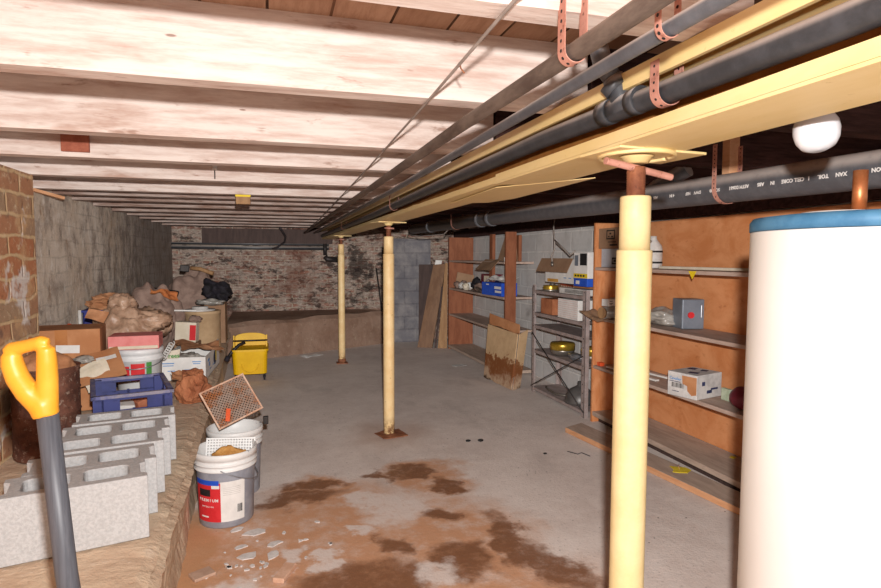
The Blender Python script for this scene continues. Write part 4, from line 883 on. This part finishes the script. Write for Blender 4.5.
for x, y, r, lab in ((1.36, 3.95, .014, 'dark pebble on the floor right of the middle post, left of a pair'), (1.45, 3.93, .017, 'dark pebble on the floor right of the middle post, right of a pair'), (1.78, 3.55, .010, 'small dark chip on the floor left of the long plank')):
    tag(MB().blob((x, y, r*.5), (r*1.4, r, r*.6), int(x*50), .3, 2, 2, False).build('dark_pebble', M['ink']), lab, 'pebble')
tag(MB().tube([(1.95, 3.55, .004), (1.99, 3.48, .004), (2.03, 3.50, .004), (2.05, 3.42, .004)], .003, 6).build('wire_scrap', M['dcable']), 'thin dark bent wire scrap on the floor left of the plank', 'wire')
tag(MB().sheet((2.20, 6.75, .012), .16, .1, 15, .012, 9, 8, .002, (0, 0, .2), .2).build('pale_scrap', M['offw']), 'pale flat scrap on the floor before the far shelf unit', 'scrap')

# ------------------------------------------------------------------ near wooden shelves
SX0, SX1 = 2.50, 2.855
t = thing('plywood_shelves', 'orange plywood shelf unit on the right behind the nearest post', 'shelves', (2.68, 2.9, 0))
MB().b2((2.825, 1.0, .09), (2.85, 4.16, 1.62), .002).build('back_panel', M['ply'], t)
MB().b2((SX0, 4.155, .0), (SX1, 4.18, 1.62), .002).build('end_panel', M['ply'], t)
for z in (1.265, .865, .47):
    sh = MB().b2((SX0, 1.0, z-.024), (2.823, 4.154, z), .003).build('shelf', M['shelfw'], t)
MB().b2((2.50, 1.0, .055), (2.823, 4.154, .09), .003).build('bottom_board', M['dust_lumber'], t)
MB().b2((2.56, 1.0, 0), (2.59, 4.154, .054)).build('kick_board', M['darkb'], t)
tag(MB().prism([(-.035, 0), (.035, 0), (0, -.05)], 0, .002, face_m((2.4975, 3.02, 1.262), (0, -1, 0), (0, 0, 1))).build('yellow_tag', M['yprint']), 'small yellow triangular tag hanging on the edge of the top plywood shelf', 'tag')
tag(MB().box((2.64, 2.95, 1.276), (.03, 1.10, .018), (0, 0, .03), .003).build('white_stick', M['cream']), 'long pale stick lying on the top plywood shelf', 'stick')
# boxes at the left end of the top shelf
def frame_on(mb, x, y, z, w, h, b):
    for s_ in (-1, 1): mb.box((x, y+s_*(w/2-b/2), z), (.001, b, h)); mb.box((x, y, z+s_*(h/2-b/2)), (.001, w, b))
    return mb
t = thing('grey_carton', 'pale grey carton with black framed label on the top plywood shelf', 'box', (2.66, 3.93, 1.267))
MB().b2((2.535, 3.79, 1.267), (2.70, 4.12, 1.411), .003).build('carton_body', plain('pale_grey_card', '#a9a9b0', '#b7b7bd', 9, .8), t)
frame_on(MB(), 2.5344, 3.885, 1.318, .17, .052, .012).box((2.5344, 3.925, 1.318), (.001, .045, .022)).box((2.5344, 3.855, 1.318), (.001, .045, .014)).build('label_frame', M['ink'], t)
t = thing('brown_carton', 'brown carton with a square black symbol on top of the grey carton', 'box', (2.64, 3.93, 1.412))
MB().b2((2.52, 3.78, 1.412), (2.71, 4.14, 1.572), .003).build('carton_body', M['kraftd'], t)
mb = frame_on(MB(), 2.5194, 3.97, 1.52, .115, .072, .010)
for y, z, w, h in ((3.975, 1.528, .022, .014), (3.995, 1.506, .02, .01), (3.95, 1.504, .026, .01), (3.95, 1.463, .11, .006), (3.93, 1.440, .10, .012)): mb.box((2.5194, y, z), (.001, w, h))
mb.build('symbol_print', M['ink'], t)
t = thing('white_jug', 'white black-banded plastic jug on the top plywood shelf, half behind the nearest post', 'jug', (2.70, 3.69, 1.267))
MB().lathe([(.058, 0), (.066, .01), (.066, .14), (.060, .165), (.034, .20), (.024, .215), (.024, .235), (0, .236)], (2.70, 3.69, 1.266), 36).build('jug_body', M['offw'], t)
for z in (.035, .115): MB().lathe([(.0665, z), (.0675, z+.002), (.0675, z+.012), (.0665, z+.014)], (2.70, 3.69, 1.266), 36).build('black_band', M['ink'], t)
MB().tube([(2.668, 3.675, 1.462), (2.63, 3.655, 1.45), (2.625, 3.65, 1.41), (2.645, 3.66, 1.395)], .010, 10).build('jug_handle', M['offw'], t)
# middle shelf
def small_box(name, lab, cat, c, d, rz, mat, mk=None):
    t = thing(name, lab, cat, (c[0], c[1], c[2]-d[2]/2)); MB().box((0, 0, 0), d, (0, 0, 0), .002, box_m(c, rz)).build('box_body', mat, t); return t
t = thing('glass_jar', 'dusty glass jar lying at the left end of the middle plywood shelf', 'jar', (2.52, 4.0, .87))
MB().cyl((2.45, 3.94, .918), (2.64, 3.97, .918), .045, .05, 28).build('jar_body', M['glass'], t); MB().cyl((2.43, 3.937, .918), (2.45, 3.94, .918), .043, seg=28).build('lid', M['tanb'], t)
tag(MB().sheet((2.45, 4.05, .888), .15, .20, 23, .02, 9, 10, .002, (.3, -.15, .2), .25).build('paper_scrap', M['kraftd']), 'torn brownish paper sticking out over the edge under the glass jar', 'paper')
t = small_box('white_packet', 'small white packet with a dark print lying on the glass jar', 'packet', (2.53, 3.98, .9935), (.10, .07, .055), .25, M['white'])
mb = MB(); mm = box_m((2.53, 3.98, .9935), .25)
for u, v, w, h in ((-.02, .012, .03, .005), (-.02, -.004, .035, .005), (-.025, -.014, .02, .004)): mb.box((u, -.0356, v), (w, .001, h), M=mm)
mb.build('print_mark', M['ink'], t)
tag(MB().box((2.60, 4.0, .9965), (.04, .10, .06), (0, 0, .3), .003).build('grey_packet', M['offw']), 'second small greyish packet beside the white packet on the jar', 'packet')
tag(MB().blob((2.66, 3.52, .925), (.12, .15, .062), 95, .35, 1.7, 4, True, -.9).build('plastic_pouch', M['clear']), 'cloudy plastic pouch on the middle plywood shelf beside the grey box', 'pouch')
t = thing('switch_box', 'grey metal switch box with a red round button on the middle plywood shelf', 'switch box', (2.70, 3.32, .866)); sc = (2.715, 3.315, .968); sr = R(-14)
MB().box((0, 0, 0), (.15, .15, .20), (0, 0, 0), .006, box_m(sc, sr)).build('enclosure', M['grey_enamel'], t)
MB().box((-.002, -.078, 0), (.144, .007, .194), (0, 0, 0), .003, box_m(sc, sr)).build('cover', M['grey_enamel'], t)
MB().cyl(box_m(sc, sr) @ Vector((-.02, -.08, -.005)), box_m(sc, sr) @ Vector((-.02, -.092, -.005)), .021, seg=24).build('red_button', M['red'], t)
MB().box((.05, -.086, .02), (.012, .012, .09), (0, 0, 0), .005, box_m(sc, sr)).build('hinge_handle', M['steel'], t)
# lower shelf
t = thing('barcode_box', 'worn white cardboard box with barcode and torn brown corner on the lower plywood shelf', 'box', (2.62, 3.08, .471)); bc = (2.581, 3.072, .5475); br_ = R(-75)
# corners measured on the shelf: front face turned towards the camera
MB().box((0, 0, 0), (.21, .25, .152), (0, 0, 0), .003, box_m(bc, br_)).build('box_body', plain('worn_white_card', '#b9b5b3', '#d2cecb', 14, .85), t)
mm = box_m(bc, br_)
MB().prism([(.0, .062), (.103, .062), (.103, -.045), (.07, -.055), (.04, -.03), (.038, .0), (.005, .01)], 0, .0012, mm @ face_m((0, -.1252, 0), (1, 0, 0), (0, 0, 1))).build('torn_patch', M['kraft'], t)
mb = MB()
for k in range(9): mb.box((-.07+.0098*k, -.1257, -.006), (.0035+.003*(k % 3 == 0), .001, .03), M=mm)
mb.build('barcode', M['ink'], t)
text('lettering', 'Cavalier', .026, mm @ face_m((-.048, -.1255, .034), (1, 0, 0), (0, 0, 1)), M['lblue'], t, .0004, .0006)
for u, w in ((-.05, .08), (-.045, .05)): MB().box((u, -.1257, .016 if w > .06 else -.045), (w, .001, .004), M=mm).build('printed_line', M['navy'], t)
for u, v, w, h in ((-.06, .06, .05, .06), (.03, -.05, .06, .05), (.02, .07, .04, .05)): MB().box((u, v, .0765), (w, h, .0008), (0, 0, .3), M=mm).build('worn_print', M['navy'], t)
for v, z, w, h in ((-.06, .02, .03, .025), (.05, -.02, .07, .012), (.0, -.035, .05, .02)): MB().box((.1056, v, z), (.001, w, h), M=mm).build('worn_print', M['navy'], t)
tag(MB().b2((2.66, 2.86, .471), (2.685, 2.93, .545), .003).build('green_packet', plain('pale_green_card', '#9aa58c', '#b2bba4', 30, .7)), 'small pale green packet on the lower plywood shelf right of the barcode box', 'packet')
tag(MB().blob((2.62, 2.70, .535), (.075, .09, .066), 97, .12, 1.2, 4, True, -.92).build('maroon_ball', M['maroon']), 'maroon rounded container on the lower plywood shelf beside the water heater', 'container')
for k, (y0, lab) in enumerate(((3.75, 'nearer'), (3.80, 'farther'))):
    tag(MB().box((2.58+.12*k, y0, .478+.0), (.035, .55, .012), (0, 0, .1+.05*k), .002).build('white_strip', M['white']), '%s of two white strips lying on the lower plywood shelf' % lab, 'strip', 'white strips on the lower shelf')
tag(MB().b2((2.52, 4.08, .471), (2.56, 4.13, .50), .003).build('orange_scrap', M['orange']), 'small orange scrap at the left end of the lower plywood shelf', 'scrap')

# ------------------------------------------------------------------ metal shelving
mx0, mx1, my0, my1 = 2.49, 2.80, 4.27, 5.29
t = thing('metal_shelving', 'dusty steel shelf rack with slotted posts and crossed braces, left of the plywood shelves', 'shelves', (2.64, 4.78, 0))
for (x, y) in ((mx0, my0), (mx0, my1), (mx1, my0), (mx1, my1)):
    sx = 1 if x == mx0 else -1; sy = 1 if y == my0 else -1; H_ = 1.07
    mb = MB(); mb.b2((min(x, x+sx*.003), min(y, y+sy*.048), 0), (max(x, x+sx*.003), max(y, y+sy*.048), H_)); mb.b2((min(x, x+sx*.040), min(y, y+sy*.003), 0), (max(x, x+sx*.040), max(y, y+sy*.003), H_))
    p = mb.build('post', M['post'], t)
    if x == mx0:
        mb = MB()
        for k in range(14): mb.cyl((x-.0006, y+sy*.026, .05+k*.077), (x+.0004, y+sy*.026, .05+k*.077), .006, seg=10)
        mb.build('bolt_holes', M['ink'], p)
for z in (1.02, .80, .675, .43, .055):
    MB().b2((mx0+.004, my0+.004, z-.003), (mx1-.004, my1-.004, z)).b2((mx0+.004, my0+.05, z-.03), (mx0+.007, my1-.05, z)).b2((mx1-.007, my0+.05, z-.03), (mx1-.004, my1-.05, z)).build('shelf', M['post'], t)
MB().tube([(2.486, my1, .60), (2.484, my0, .05)], .005, 8).build('cross_brace', M['darksteel'], t); MB().tube([(2.484, my1, .06), (2.482, my0+.02, .52)], .005, 8).build('cross_brace', M['darksteel'], t)
# on the top shelf
t = thing('gold_tin', 'flat gold tin at the left end of the top metal shelf', 'tin', (2.56, 5.08, 1.021)); MB().lathe([(.07, 0), (.072, .004), (.072, .05), (.07, .054), (0, .054)], (2.57, 5.06, 1.021), 32).build('tin_body', M['brass'], t); MB().lathe([(.073, .0), (.074, .002), (.074, .014), (.073, .016)], (2.57, 5.06, 1.021), 32).build('rim', M['tin'], t)
tag(MB().lathe([(.03, 0), (.03, .06), (.024, .066), (.024, .085), (0, .086)], (2.66, 5.2, 1.021), 20).build('small_jar', M['tin']), 'small grey jar behind the gold tin on the top metal shelf', 'jar')
t = thing('vent_grille', 'white register grille with dark slots at the front of the top metal shelf', 'grille', (2.56, 4.52, 1.021)); gm = box_m((2.555, 4.52, 1.047), R(2))
MB().box((0, 0, 0), (.10, .46, .05), (0, 0, 0), .004, gm).build('housing', M['offw'], t)
mb = MB(); [mb.box((-.0506, -.02, -.012+.008*k), (.001, .30, .004), M=gm) for k in range(4)]; mb.build('slots', M['ink'], t)
t = thing('orange_package', 'long orange-red printed flat package on the top metal shelf', 'package', (2.70, 4.86, 1.021)); pm = box_m((2.70, 4.86, 1.068), R(-12))
MB().box((0, 0, 0), (.11, .48, .03), (.06, .0, 0), .003, pm).build('package_body', plain('faded_orange_print', '#a8472c', '#bd5b3c', 14, .7), t)
mb = MB()
for k in range(6): mb.box((-.0565, -.19+.075*k, .0), (.001, .04, .014), (.06, 0, 0), M=pm)
mb.build('print', M['cream'], t)
MB().b2((2.66, 4.64, 1.0215), (2.74, 5.08, 1.038)).build('tray', M['kraftd'], t)
tag(MB().box((2.70, 4.50, 1.085), (.20, .36, .02), (0, .0, 0), .002).build('cardboard_slab', M['kraft']), 'flat brown cardboard slab lying behind the white grille', 'cardboard')
t = thing('blue_carton', 'blue carton with white print, under the black, white and yellow box', 'box', (2.62, 4.40, 1.096)); b1 = (2.62, 4.40, 1.131)
MB().box((0, 0, 0), (.22, .22, .066), (0, 0, 0), .002, box_m(b1, 0)).build('carton_body', M['blue'], t)
mb = MB(); mb.box((-.1106, .045, 0), (.001, .06, .03), M=box_m(b1, 0)); mb.build('white_print', M['white'], t)
t = thing('striped_box', 'white box with black panel and yellow stripe, beside the end of the plywood shelves', 'box', (2.62, 4.40, 1.165)); b2_ = (2.62, 4.40, 1.276)
MB().box((0, 0, 0), (.22, .23, .22), (0, 0, 0), .003, box_m(b2_, 0)).build('box_body', M['white'], t)
MB().box((-.1106, 0, -.088), (.001, .228, .036), M=box_m(b2_, 0)).build('yellow_stripe', M['yprint'], t)
MB().box((-.1106, -.045, .05), (.001, .11, .10), M=box_m(b2_, 0)).build('black_panel', M['ink'], t)
MB().box((-.1106, .07, .04), (.001, .06, .09), M=box_m(b2_, 0)).build('grey_panel', M['grey_enamel'], t)
mb = MB(); [mb.box((-.1116, .08-.045*k, -.088), (.001, .03, .016), M=box_m(b2_, 0)) for k in range(4)]; mb.build('stripe_print', M['ink'], t)
t = thing('white_carton', 'wide white carton with an open brown flap on the top metal shelf', 'box', (2.66, 4.90, 1.10)); b3 = (2.69, 4.86, 1.215)
MB().box((0, 0, 0), (.24, .64, .22), (0, 0, 0), .003, box_m(b3, 0)).build('carton_body', M['white'], t)
MB().box((-.165, .06, .055), (.005, .62, .14), (0, .45, 0), .001, box_m(b3, 0)).build('open_flap', M['kraftd'], t)
MB().box((-.1206, .16, -.09), (.001, .22, .03), M=box_m(b3, 0)).build('orange_print', plain('orange_band', '#c08a3a', '#cc9a4c', 9, .7), t)
mb = MB(); [mb.box((-.1206, -.08-.09*k, -.06), (.001, .05, .008), M=box_m(b3, 0)) for k in range(3)]; mb.build('print_lines', M['lblue'], t)
for k, (x, y) in enumerate(((2.62, 5.10), (2.76, 5.10))):
    pass
tag(MB().b2((2.62, 4.98, 1.0215), (2.78, 5.18, 1.102), .003).build('brown_box', M['kraft']) if False else MB().b2((2.72, 5.10, 1.0215), (2.79, 5.2, 1.102), .003).build('brown_block', M['kraftd']), 'brown block propping up the far end of the white carton', 'block')
t = thing('hanging_cable', 'loose grey cable with a connector hanging from the ceiling over the white carton', 'cable', (2.6, 4.9, 1.6))
MB().tube([(2.60, 5.05, 1.745), (2.55, 4.98, 1.62), (2.50, 4.86, 1.50), (2.49, 4.84, 1.42), (2.495, 4.90, 1.36), (2.49, 4.88, 1.29)], .007, 10).tube([(2.50, 4.86, 1.50), (2.51, 4.70, 1.42), (2.52, 4.60, 1.36), (2.54, 4.55, 1.40)], .007, 10).build('cable_run', M['wire'], t)
MB().cyl((2.49, 4.88, 1.30), (2.487, 4.87, 1.26), .012, seg=12).build('connector', M['tin'], t)
# second shelf
t = small_box('brown_box', 'plain brown box on the second metal shelf', 'box', (2.63, 5.04, .875), (.22, .24, .148), 0, M['clay'])
t = thing('patterned_box', 'white box with a fine red pattern on the second metal shelf', 'box', (2.60, 4.58, .801)); b4 = (2.605, 4.585, .888)
MB().box((0, 0, 0), (.22, .36, .172), (0, 0, 0), .002, box_m(b4, 0)).build('box_body', M['white'], t)
mb = MB(); [mb.box((-.1104, -.165+.022*i+.011*(j % 2), -.07+.018*j), (.0006, .009, .005), M=box_m(b4, 0)) for i in range(16) for j in range(9)]; mb.build('fine_pattern', plain('pink_pattern', '#c98f88', '#d39c94', 9, .8), t)
# fourth shelf
for (x, y, r, h, lab) in ((2.60, 4.86, .112, .085, 'round gold-lidded grey tin on the fourth metal shelf'), (2.66, 4.44, .09, .10, 'second gold-lidded tin on the fourth metal shelf, half hidden by the rack post')):
    t = thing('round_tin', lab, 'tin', (x, y, .431)); MB().lathe([(r-.03, 0), (r-.008, .02), (r, .045), (r, h-.02)], (x, y, .431), 36).build('tin_body', M['tin'], t)
    MB().lathe([(r+.002, h-.03), (r+.004, h+.02), (r-.004, h+.035), (0, h+.042)], (x, y, .431), 36).build('gold_lid', M['brass'], t)
tag(MB().blob((2.58, 4.58, .462), (.045, .11, .03), 99, .4, 2, 3, True).build('metal_fitting', M['steel']), 'small shiny metal fitting between the two gold-lidded tins', 'fitting')
# bottom shelf
t = thing('lamp_shade', 'dark grey rounded lamp shade on the bottom metal shelf', 'lamp shade', (2.60, 4.52, .056))
MB().lathe([(.13, 0), (.132, .02), (.12, .075), (.085, .12), (.04, .145), (.02, .16), (.02, .19), (0, .192)], (2.61, 4.55, .057), 40).build('shade', plain('dark_grey_enamel', '#4a4644', '#5c5856', 8, .4, .2, .5), t)
MB().tube([(2.58, 4.70, .08), (2.53, 4.86, .07), (2.54, 5.02, .075), (2.56, 5.1, .08)], .012, 10).build('arm', M['tin'], t)

# ------------------------------------------------------------------ far wooden shelves
t = thing('board_shelves', 'dark red-brown board shelf unit against the block wall, farther back', 'shelves', (2.66, 6.9, 0))
MB().b2((2.47, 8.06, 0), (2.84, 8.10, 1.62), .002).build('end_panel', M['plyd'], t); MB().b2((2.475, 5.95, 0), (2.60, 5.985, 1.62), .002).build('end_panel', M['plyd'], t)
for z in (1.29, .895, .52): MB().b2((2.47, 5.987, z-.025), (2.83, 8.055, z), .003).build('shelf', M['shelfw'], t)
MB().b2((2.46, 5.987, .03), (2.84, 8.055, .065), .003).build('bottom_board', M['dust_lumber'], t)
MB().b2((2.60, 6.68, .9), (2.64, 6.78, 1.62), .002).build('middle_upright', M['plyd'], t); MB().b2((2.78, 6.3, 1.291), (2.82, 6.7, 1.6), .002).build('divider', M['plyd'], t)
tag(MB().prism([(-.30, 0), (.30, 0), (.16, .30), (-.12, .32)], 0, .006, face_m((2.66, 6.35, 1.293), (0, -1, .0), (.1, 0, 1))).build('leaning_card', M['kraftd']), 'dull cardboard sheet leaning on the top board of the far shelves', 'cardboard')
tag(MB().sheet((2.43, 6.40, 1.255), .18, .50, 43, .012, 6, 10, .004, (0, -.75, 0)).build('drooping_card', M['kraftd']), 'dull cardboard flap drooping over the top edge of the far shelves', 'cardboard')
tag(MB().lathe([(.022, 0), (.022, .05), (0, .052)], (2.53, 6.08, 1.291), 16).build('white_cup', M['white']), 'small white cup on the top board of the far shelves', 'cup')
t = thing('blue_box', 'bright blue box with white print on the far shelves, tissues spilling from the top', 'box', (2.55, 6.33, .896)); b5 = (2.55, 6.33, .972)
MB().box((0, 0, 0), (.20, .50, .15), (0, 0, 0), .003, box_m(b5, R(6))).build('box_body', M['blue'], t)
mb = MB(); mb.box((-.1006, -.155, .02), (.001, .16, .03), M=box_m(b5, R(6))).box((-.1006, -.165, -.025), (.001, .15, .025), M=box_m(b5, R(6))).box((-.1006, .10, .05), (.001, .07, .014), M=box_m(b5, R(6))); mb.build('white_print', M['white'], t)
MB().box((-.06, .2506, -.02), (.06, .001, .06), M=box_m(b5, R(6))).build('end_print', M['white'], t)
tag(MB().sheet((2.58, 6.33, 1.085), .20, .46, 45, .05, 6, 14, .003, (.0, -.1, .1), .2).build('crumpled_paper', M['white']), 'crumpled white paper lying on the bright blue box', 'paper')
t = thing('red_box', 'red-edged box with pale front on the far shelves behind the bright blue box', 'box', (2.72, 7.0, .896)); b6 = (2.72, 7.0, 1.01)
MB().box((0, 0, 0), (.14, .36, .225), (0, 0, 0), .003, box_m(b6, R(4))).build('box_body', M['maroon'], t)
MB().box((-.0706, -.03, .0), (.001, .24, .18), M=box_m(b6, R(4))).build('pale_front', M['cream'], t)
mb = MB(); mb.box((-.0714, -.03, .045), (.001, .10, .02), M=box_m(b6, R(4))).box((-.0714, -.03, -.035), (.001, .10, .02), M=box_m(b6, R(4))).box((-.0714, -.03, .005), (.001, .20, .012), M=box_m(b6, R(4))); mb.build('front_print', M['clay'], t)
tag(MB().box((2.68, 7.98, 1.0), (.26, .02, .20), (0, .2, 0), .002).build('small_board', M['kraftd']), 'small brown board standing at the left end of the far shelves', 'board')
it = [(2.55, 7.92, .05, 'pinkish crumpled wad'), (2.60, 7.78, .055, 'grey crumpled rag'), (2.53, 7.66, .045, 'pale round wad'), (2.60, 7.53, .05, 'white crumpled wad'), (2.52, 7.45, .045, 'pale pink wad')]
for k, (x, y, r, nm) in enumerate(it):
    tag(MB().blob((x, y, .898+r), (r, r*1.3, r), 110+k, .45, 1.6, 3, True).build('crumpled_wad', M[['cloth', 'cloth', 'offw', 'white', 'cream'][k]]), nm+' on the middle board of the far shelves, '+['far left', 'second from the left', 'third from the left', 'behind the pale pink one', 'beside the black bag'][k], 'wad')
tag(MB().blob((2.62, 7.30, .985), (.07, .10, .075), 121, .5, 1.5, 4, True).build('black_bag', M['black']), 'crumpled black bag on the far shelves left of the red-edged box', 'bag')
tag(MB().blob((2.58, 7.08, .95), (.07, .12, .05), 123, .4, 1.8, 3, True).build('grey_cloth', M['cloth']), 'grey cloth hanging over the middle board of the far shelves below the black bag', 'cloth')
tag(MB().box((2.50, 6.80, .93), (.05, .36, .02), (.15, 0, 0), .004).build('grey_bar', M['tin']), 'slanting grey bar left of the bright blue box', 'bar')

# ------------------------------------------------------------------ leaning boards
def lean(name, lab, b0, b1, t0, t1, th, mat):
    b0, b1, t0, t1 = map(Vector, (b0, b1, t0, t1)); n = (b1-b0).cross(t0-b0).normalized()*th; mb = MB(); v = []
    for off in (Vector((0, 0, 0)), n): v.append([mb.bm.verts.new(p+off) for p in (b0, b1, t1, t0)])
    mb.bm.faces.new(v[0]); mb.bm.faces.new(list(reversed(v[1])))
    for k in range(4): mb.bm.faces.new((v[0][k], v[0][(k+1) % 4], v[1][(k+1) % 4], v[1][k]))
    return tag(mb.build(name, mat, None, .003), lab, 'board')
lean('dark_board', 'dark upright board at the back of the leaning boards', (2.20, 8.80, 0), (2.44, 8.74, 0), (2.22, 8.86, 1.22), (2.46, 8.80, 1.22), -.03, M['darkb'])
lean('door_panel', 'wide brown door panel leaning to the right beside the far shelves', (2.06, 8.32, .0), (2.26, 8.22, .0), (2.36, 8.52, 1.22), (2.53, 8.42, 1.24), -.04, M['brownd'])
lean('white_sheet', 'white sheet poking out at the top of the leaning door panel', (2.22, 8.66, 0), (2.32, 8.62, 0), (2.43, 8.64, 1.29), (2.52, 8.60, 1.285), -.006, M['white'])
lean('tan_board', 'narrow tan board leaning against the end of the far shelves', (2.33, 8.16, 0), (2.46, 8.12, 0), (2.435, 8.14, 1.25), (2.465, 8.12, 1.25), -.025, M['tanb'])
lean('dark_lath', 'thin dark slat between the door panel and the tan board', (2.29, 8.185, 0), (2.315, 8.18, 0), (2.425, 8.30, .9), (2.45, 8.29, .9), -.02, M['darkb'])
# water-stained panel in front of the shelves
t = thing('stained_carton', 'tall flattened carton with dark water stains leaning before the shelves', 'carton', (2.35, 5.6, 0))
def slab(b0, b1, t0, t1, th, name, mat, par):
    b0, b1, t0, t1 = map(Vector, (b0, b1, t0, t1)); n = (b1-b0).cross(t0-b0).normalized()*th; mb = MB(); N = 12; g = {}
    for k in (0, 1):
        for i in range(N+1):
            for j in range(N+1):
                p = b0.lerp(b1, i/N).lerp(t0.lerp(t1, i/N), j/N)+n*k
                e = .018*noise.noise(p*7) if j == 0 else 0
                g[k, i, j] = mb.bm.verts.new(p+Vector((0, 0, max(e, -p.z+.001))))
    for i in range(N):
        for j in range(N):
            for k in (0, 1): mb.bm.faces.new((g[k, i, j], g[k, i+1, j], g[k, i+1, j+1], g[k, i, j+1]))
    for i in range(N):
        for a, b in (((i, 0), (i+1, 0)), ((i, N), (i+1, N)), ((0, i), (0, i+1)), ((N, i), (N, i+1))): mb.bm.faces.new((g[0, a[0], a[1]], g[0, b[0], b[1]], g[1, b[0], b[1]], g[1, a[0], a[1]]))
    return mb.build(name, mat, par)
slab((2.255, 6.0, .01), (2.31, 5.36, .01), (2.31, 6.02, .60), (2.40, 5.42, .56), .012, 'front_panel', M['stain'], t)
slab((2.315, 5.355, .01), (2.42, 5.42, .01), (2.405, 5.415, .56), (2.52, 5.46, .60), .008, 'side_panel', M['stain'], t)
slab((2.325, 6.03, .605), (2.415, 5.42, .565), (2.325, 6.03, .72), (2.425, 5.44, .655), .006, 'top_flap', M['kraft'], t)

# ------------------------------------------------------------------ light and camera
def light(name, kind, loc, energy, size, col=(1, 1, 1), falloff=None):
    l = bpy.data.lights.new(name, kind); l.energy = energy; l.color = col
    if kind == 'POINT': l.shadow_soft_size = size
    o = bpy.data.objects.new(name, l); COL.objects.link(o); o.location = loc
    if falloff:
        l.use_nodes = True; nt = l.node_tree; em = nt.nodes['Emission']; fo = nt.nodes.new('ShaderNodeLightFalloff'); fo.inputs['Strength'].default_value = falloff[0]
        ad = nt.nodes.new('ShaderNodeMath'); ad.operation = 'ADD'; f2 = nt.nodes.new('ShaderNodeLightFalloff'); f2.inputs['Strength'].default_value = falloff[1]
        nt.links.new(fo.outputs['Linear'], ad.inputs[0]); nt.links.new(f2.outputs['Constant'], ad.inputs[1]); nt.links.new(ad.outputs[0], em.inputs['Strength'])
    return o
light('camera_flash', 'POINT', (.03, -.02, 1.485), 10, .018, (1, .98, .955), (1.55, .47))
w = bpy.data.worlds.new('room_ambient'); S.world = w; w.use_nodes = True
w.node_tree.nodes['Background'].inputs[0].default_value = (1, .93, .88, 1); w.node_tree.nodes['Background'].inputs[1].default_value = .3
cam = bpy.data.cameras.new('camera'); co = bpy.data.objects.new('camera', cam); COL.objects.link(co); S.camera = co
cam.sensor_fit = 'HORIZONTAL'; cam.sensor_width = 36; cam.lens = 36*582.255/881; cam.clip_start = .02
yaw, pitch, roll = .2827, .0649, -.0029
fwd = Vector((math.sin(yaw)*math.cos(pitch), math.cos(yaw)*math.cos(pitch), -math.sin(pitch))); rt = Vector((math.cos(yaw), -math.sin(yaw), 0)); dn = fwd.cross(rt)
rr = rt*math.cos(roll)+dn*math.sin(roll); dd = -rt*math.sin(roll)+dn*math.cos(roll)
m = Matrix((rr, -dd, -fwd)).transposed().to_4x4(); m.translation = (0, 0, 1.35); co.matrix_world = m
S.view_settings.view_transform = 'Standard'; S.view_settings.look = 'None'; S.view_settings.gamma = 1; S.view_settings.use_curve_mapping = False
S.view_settings.exposure = 2.1
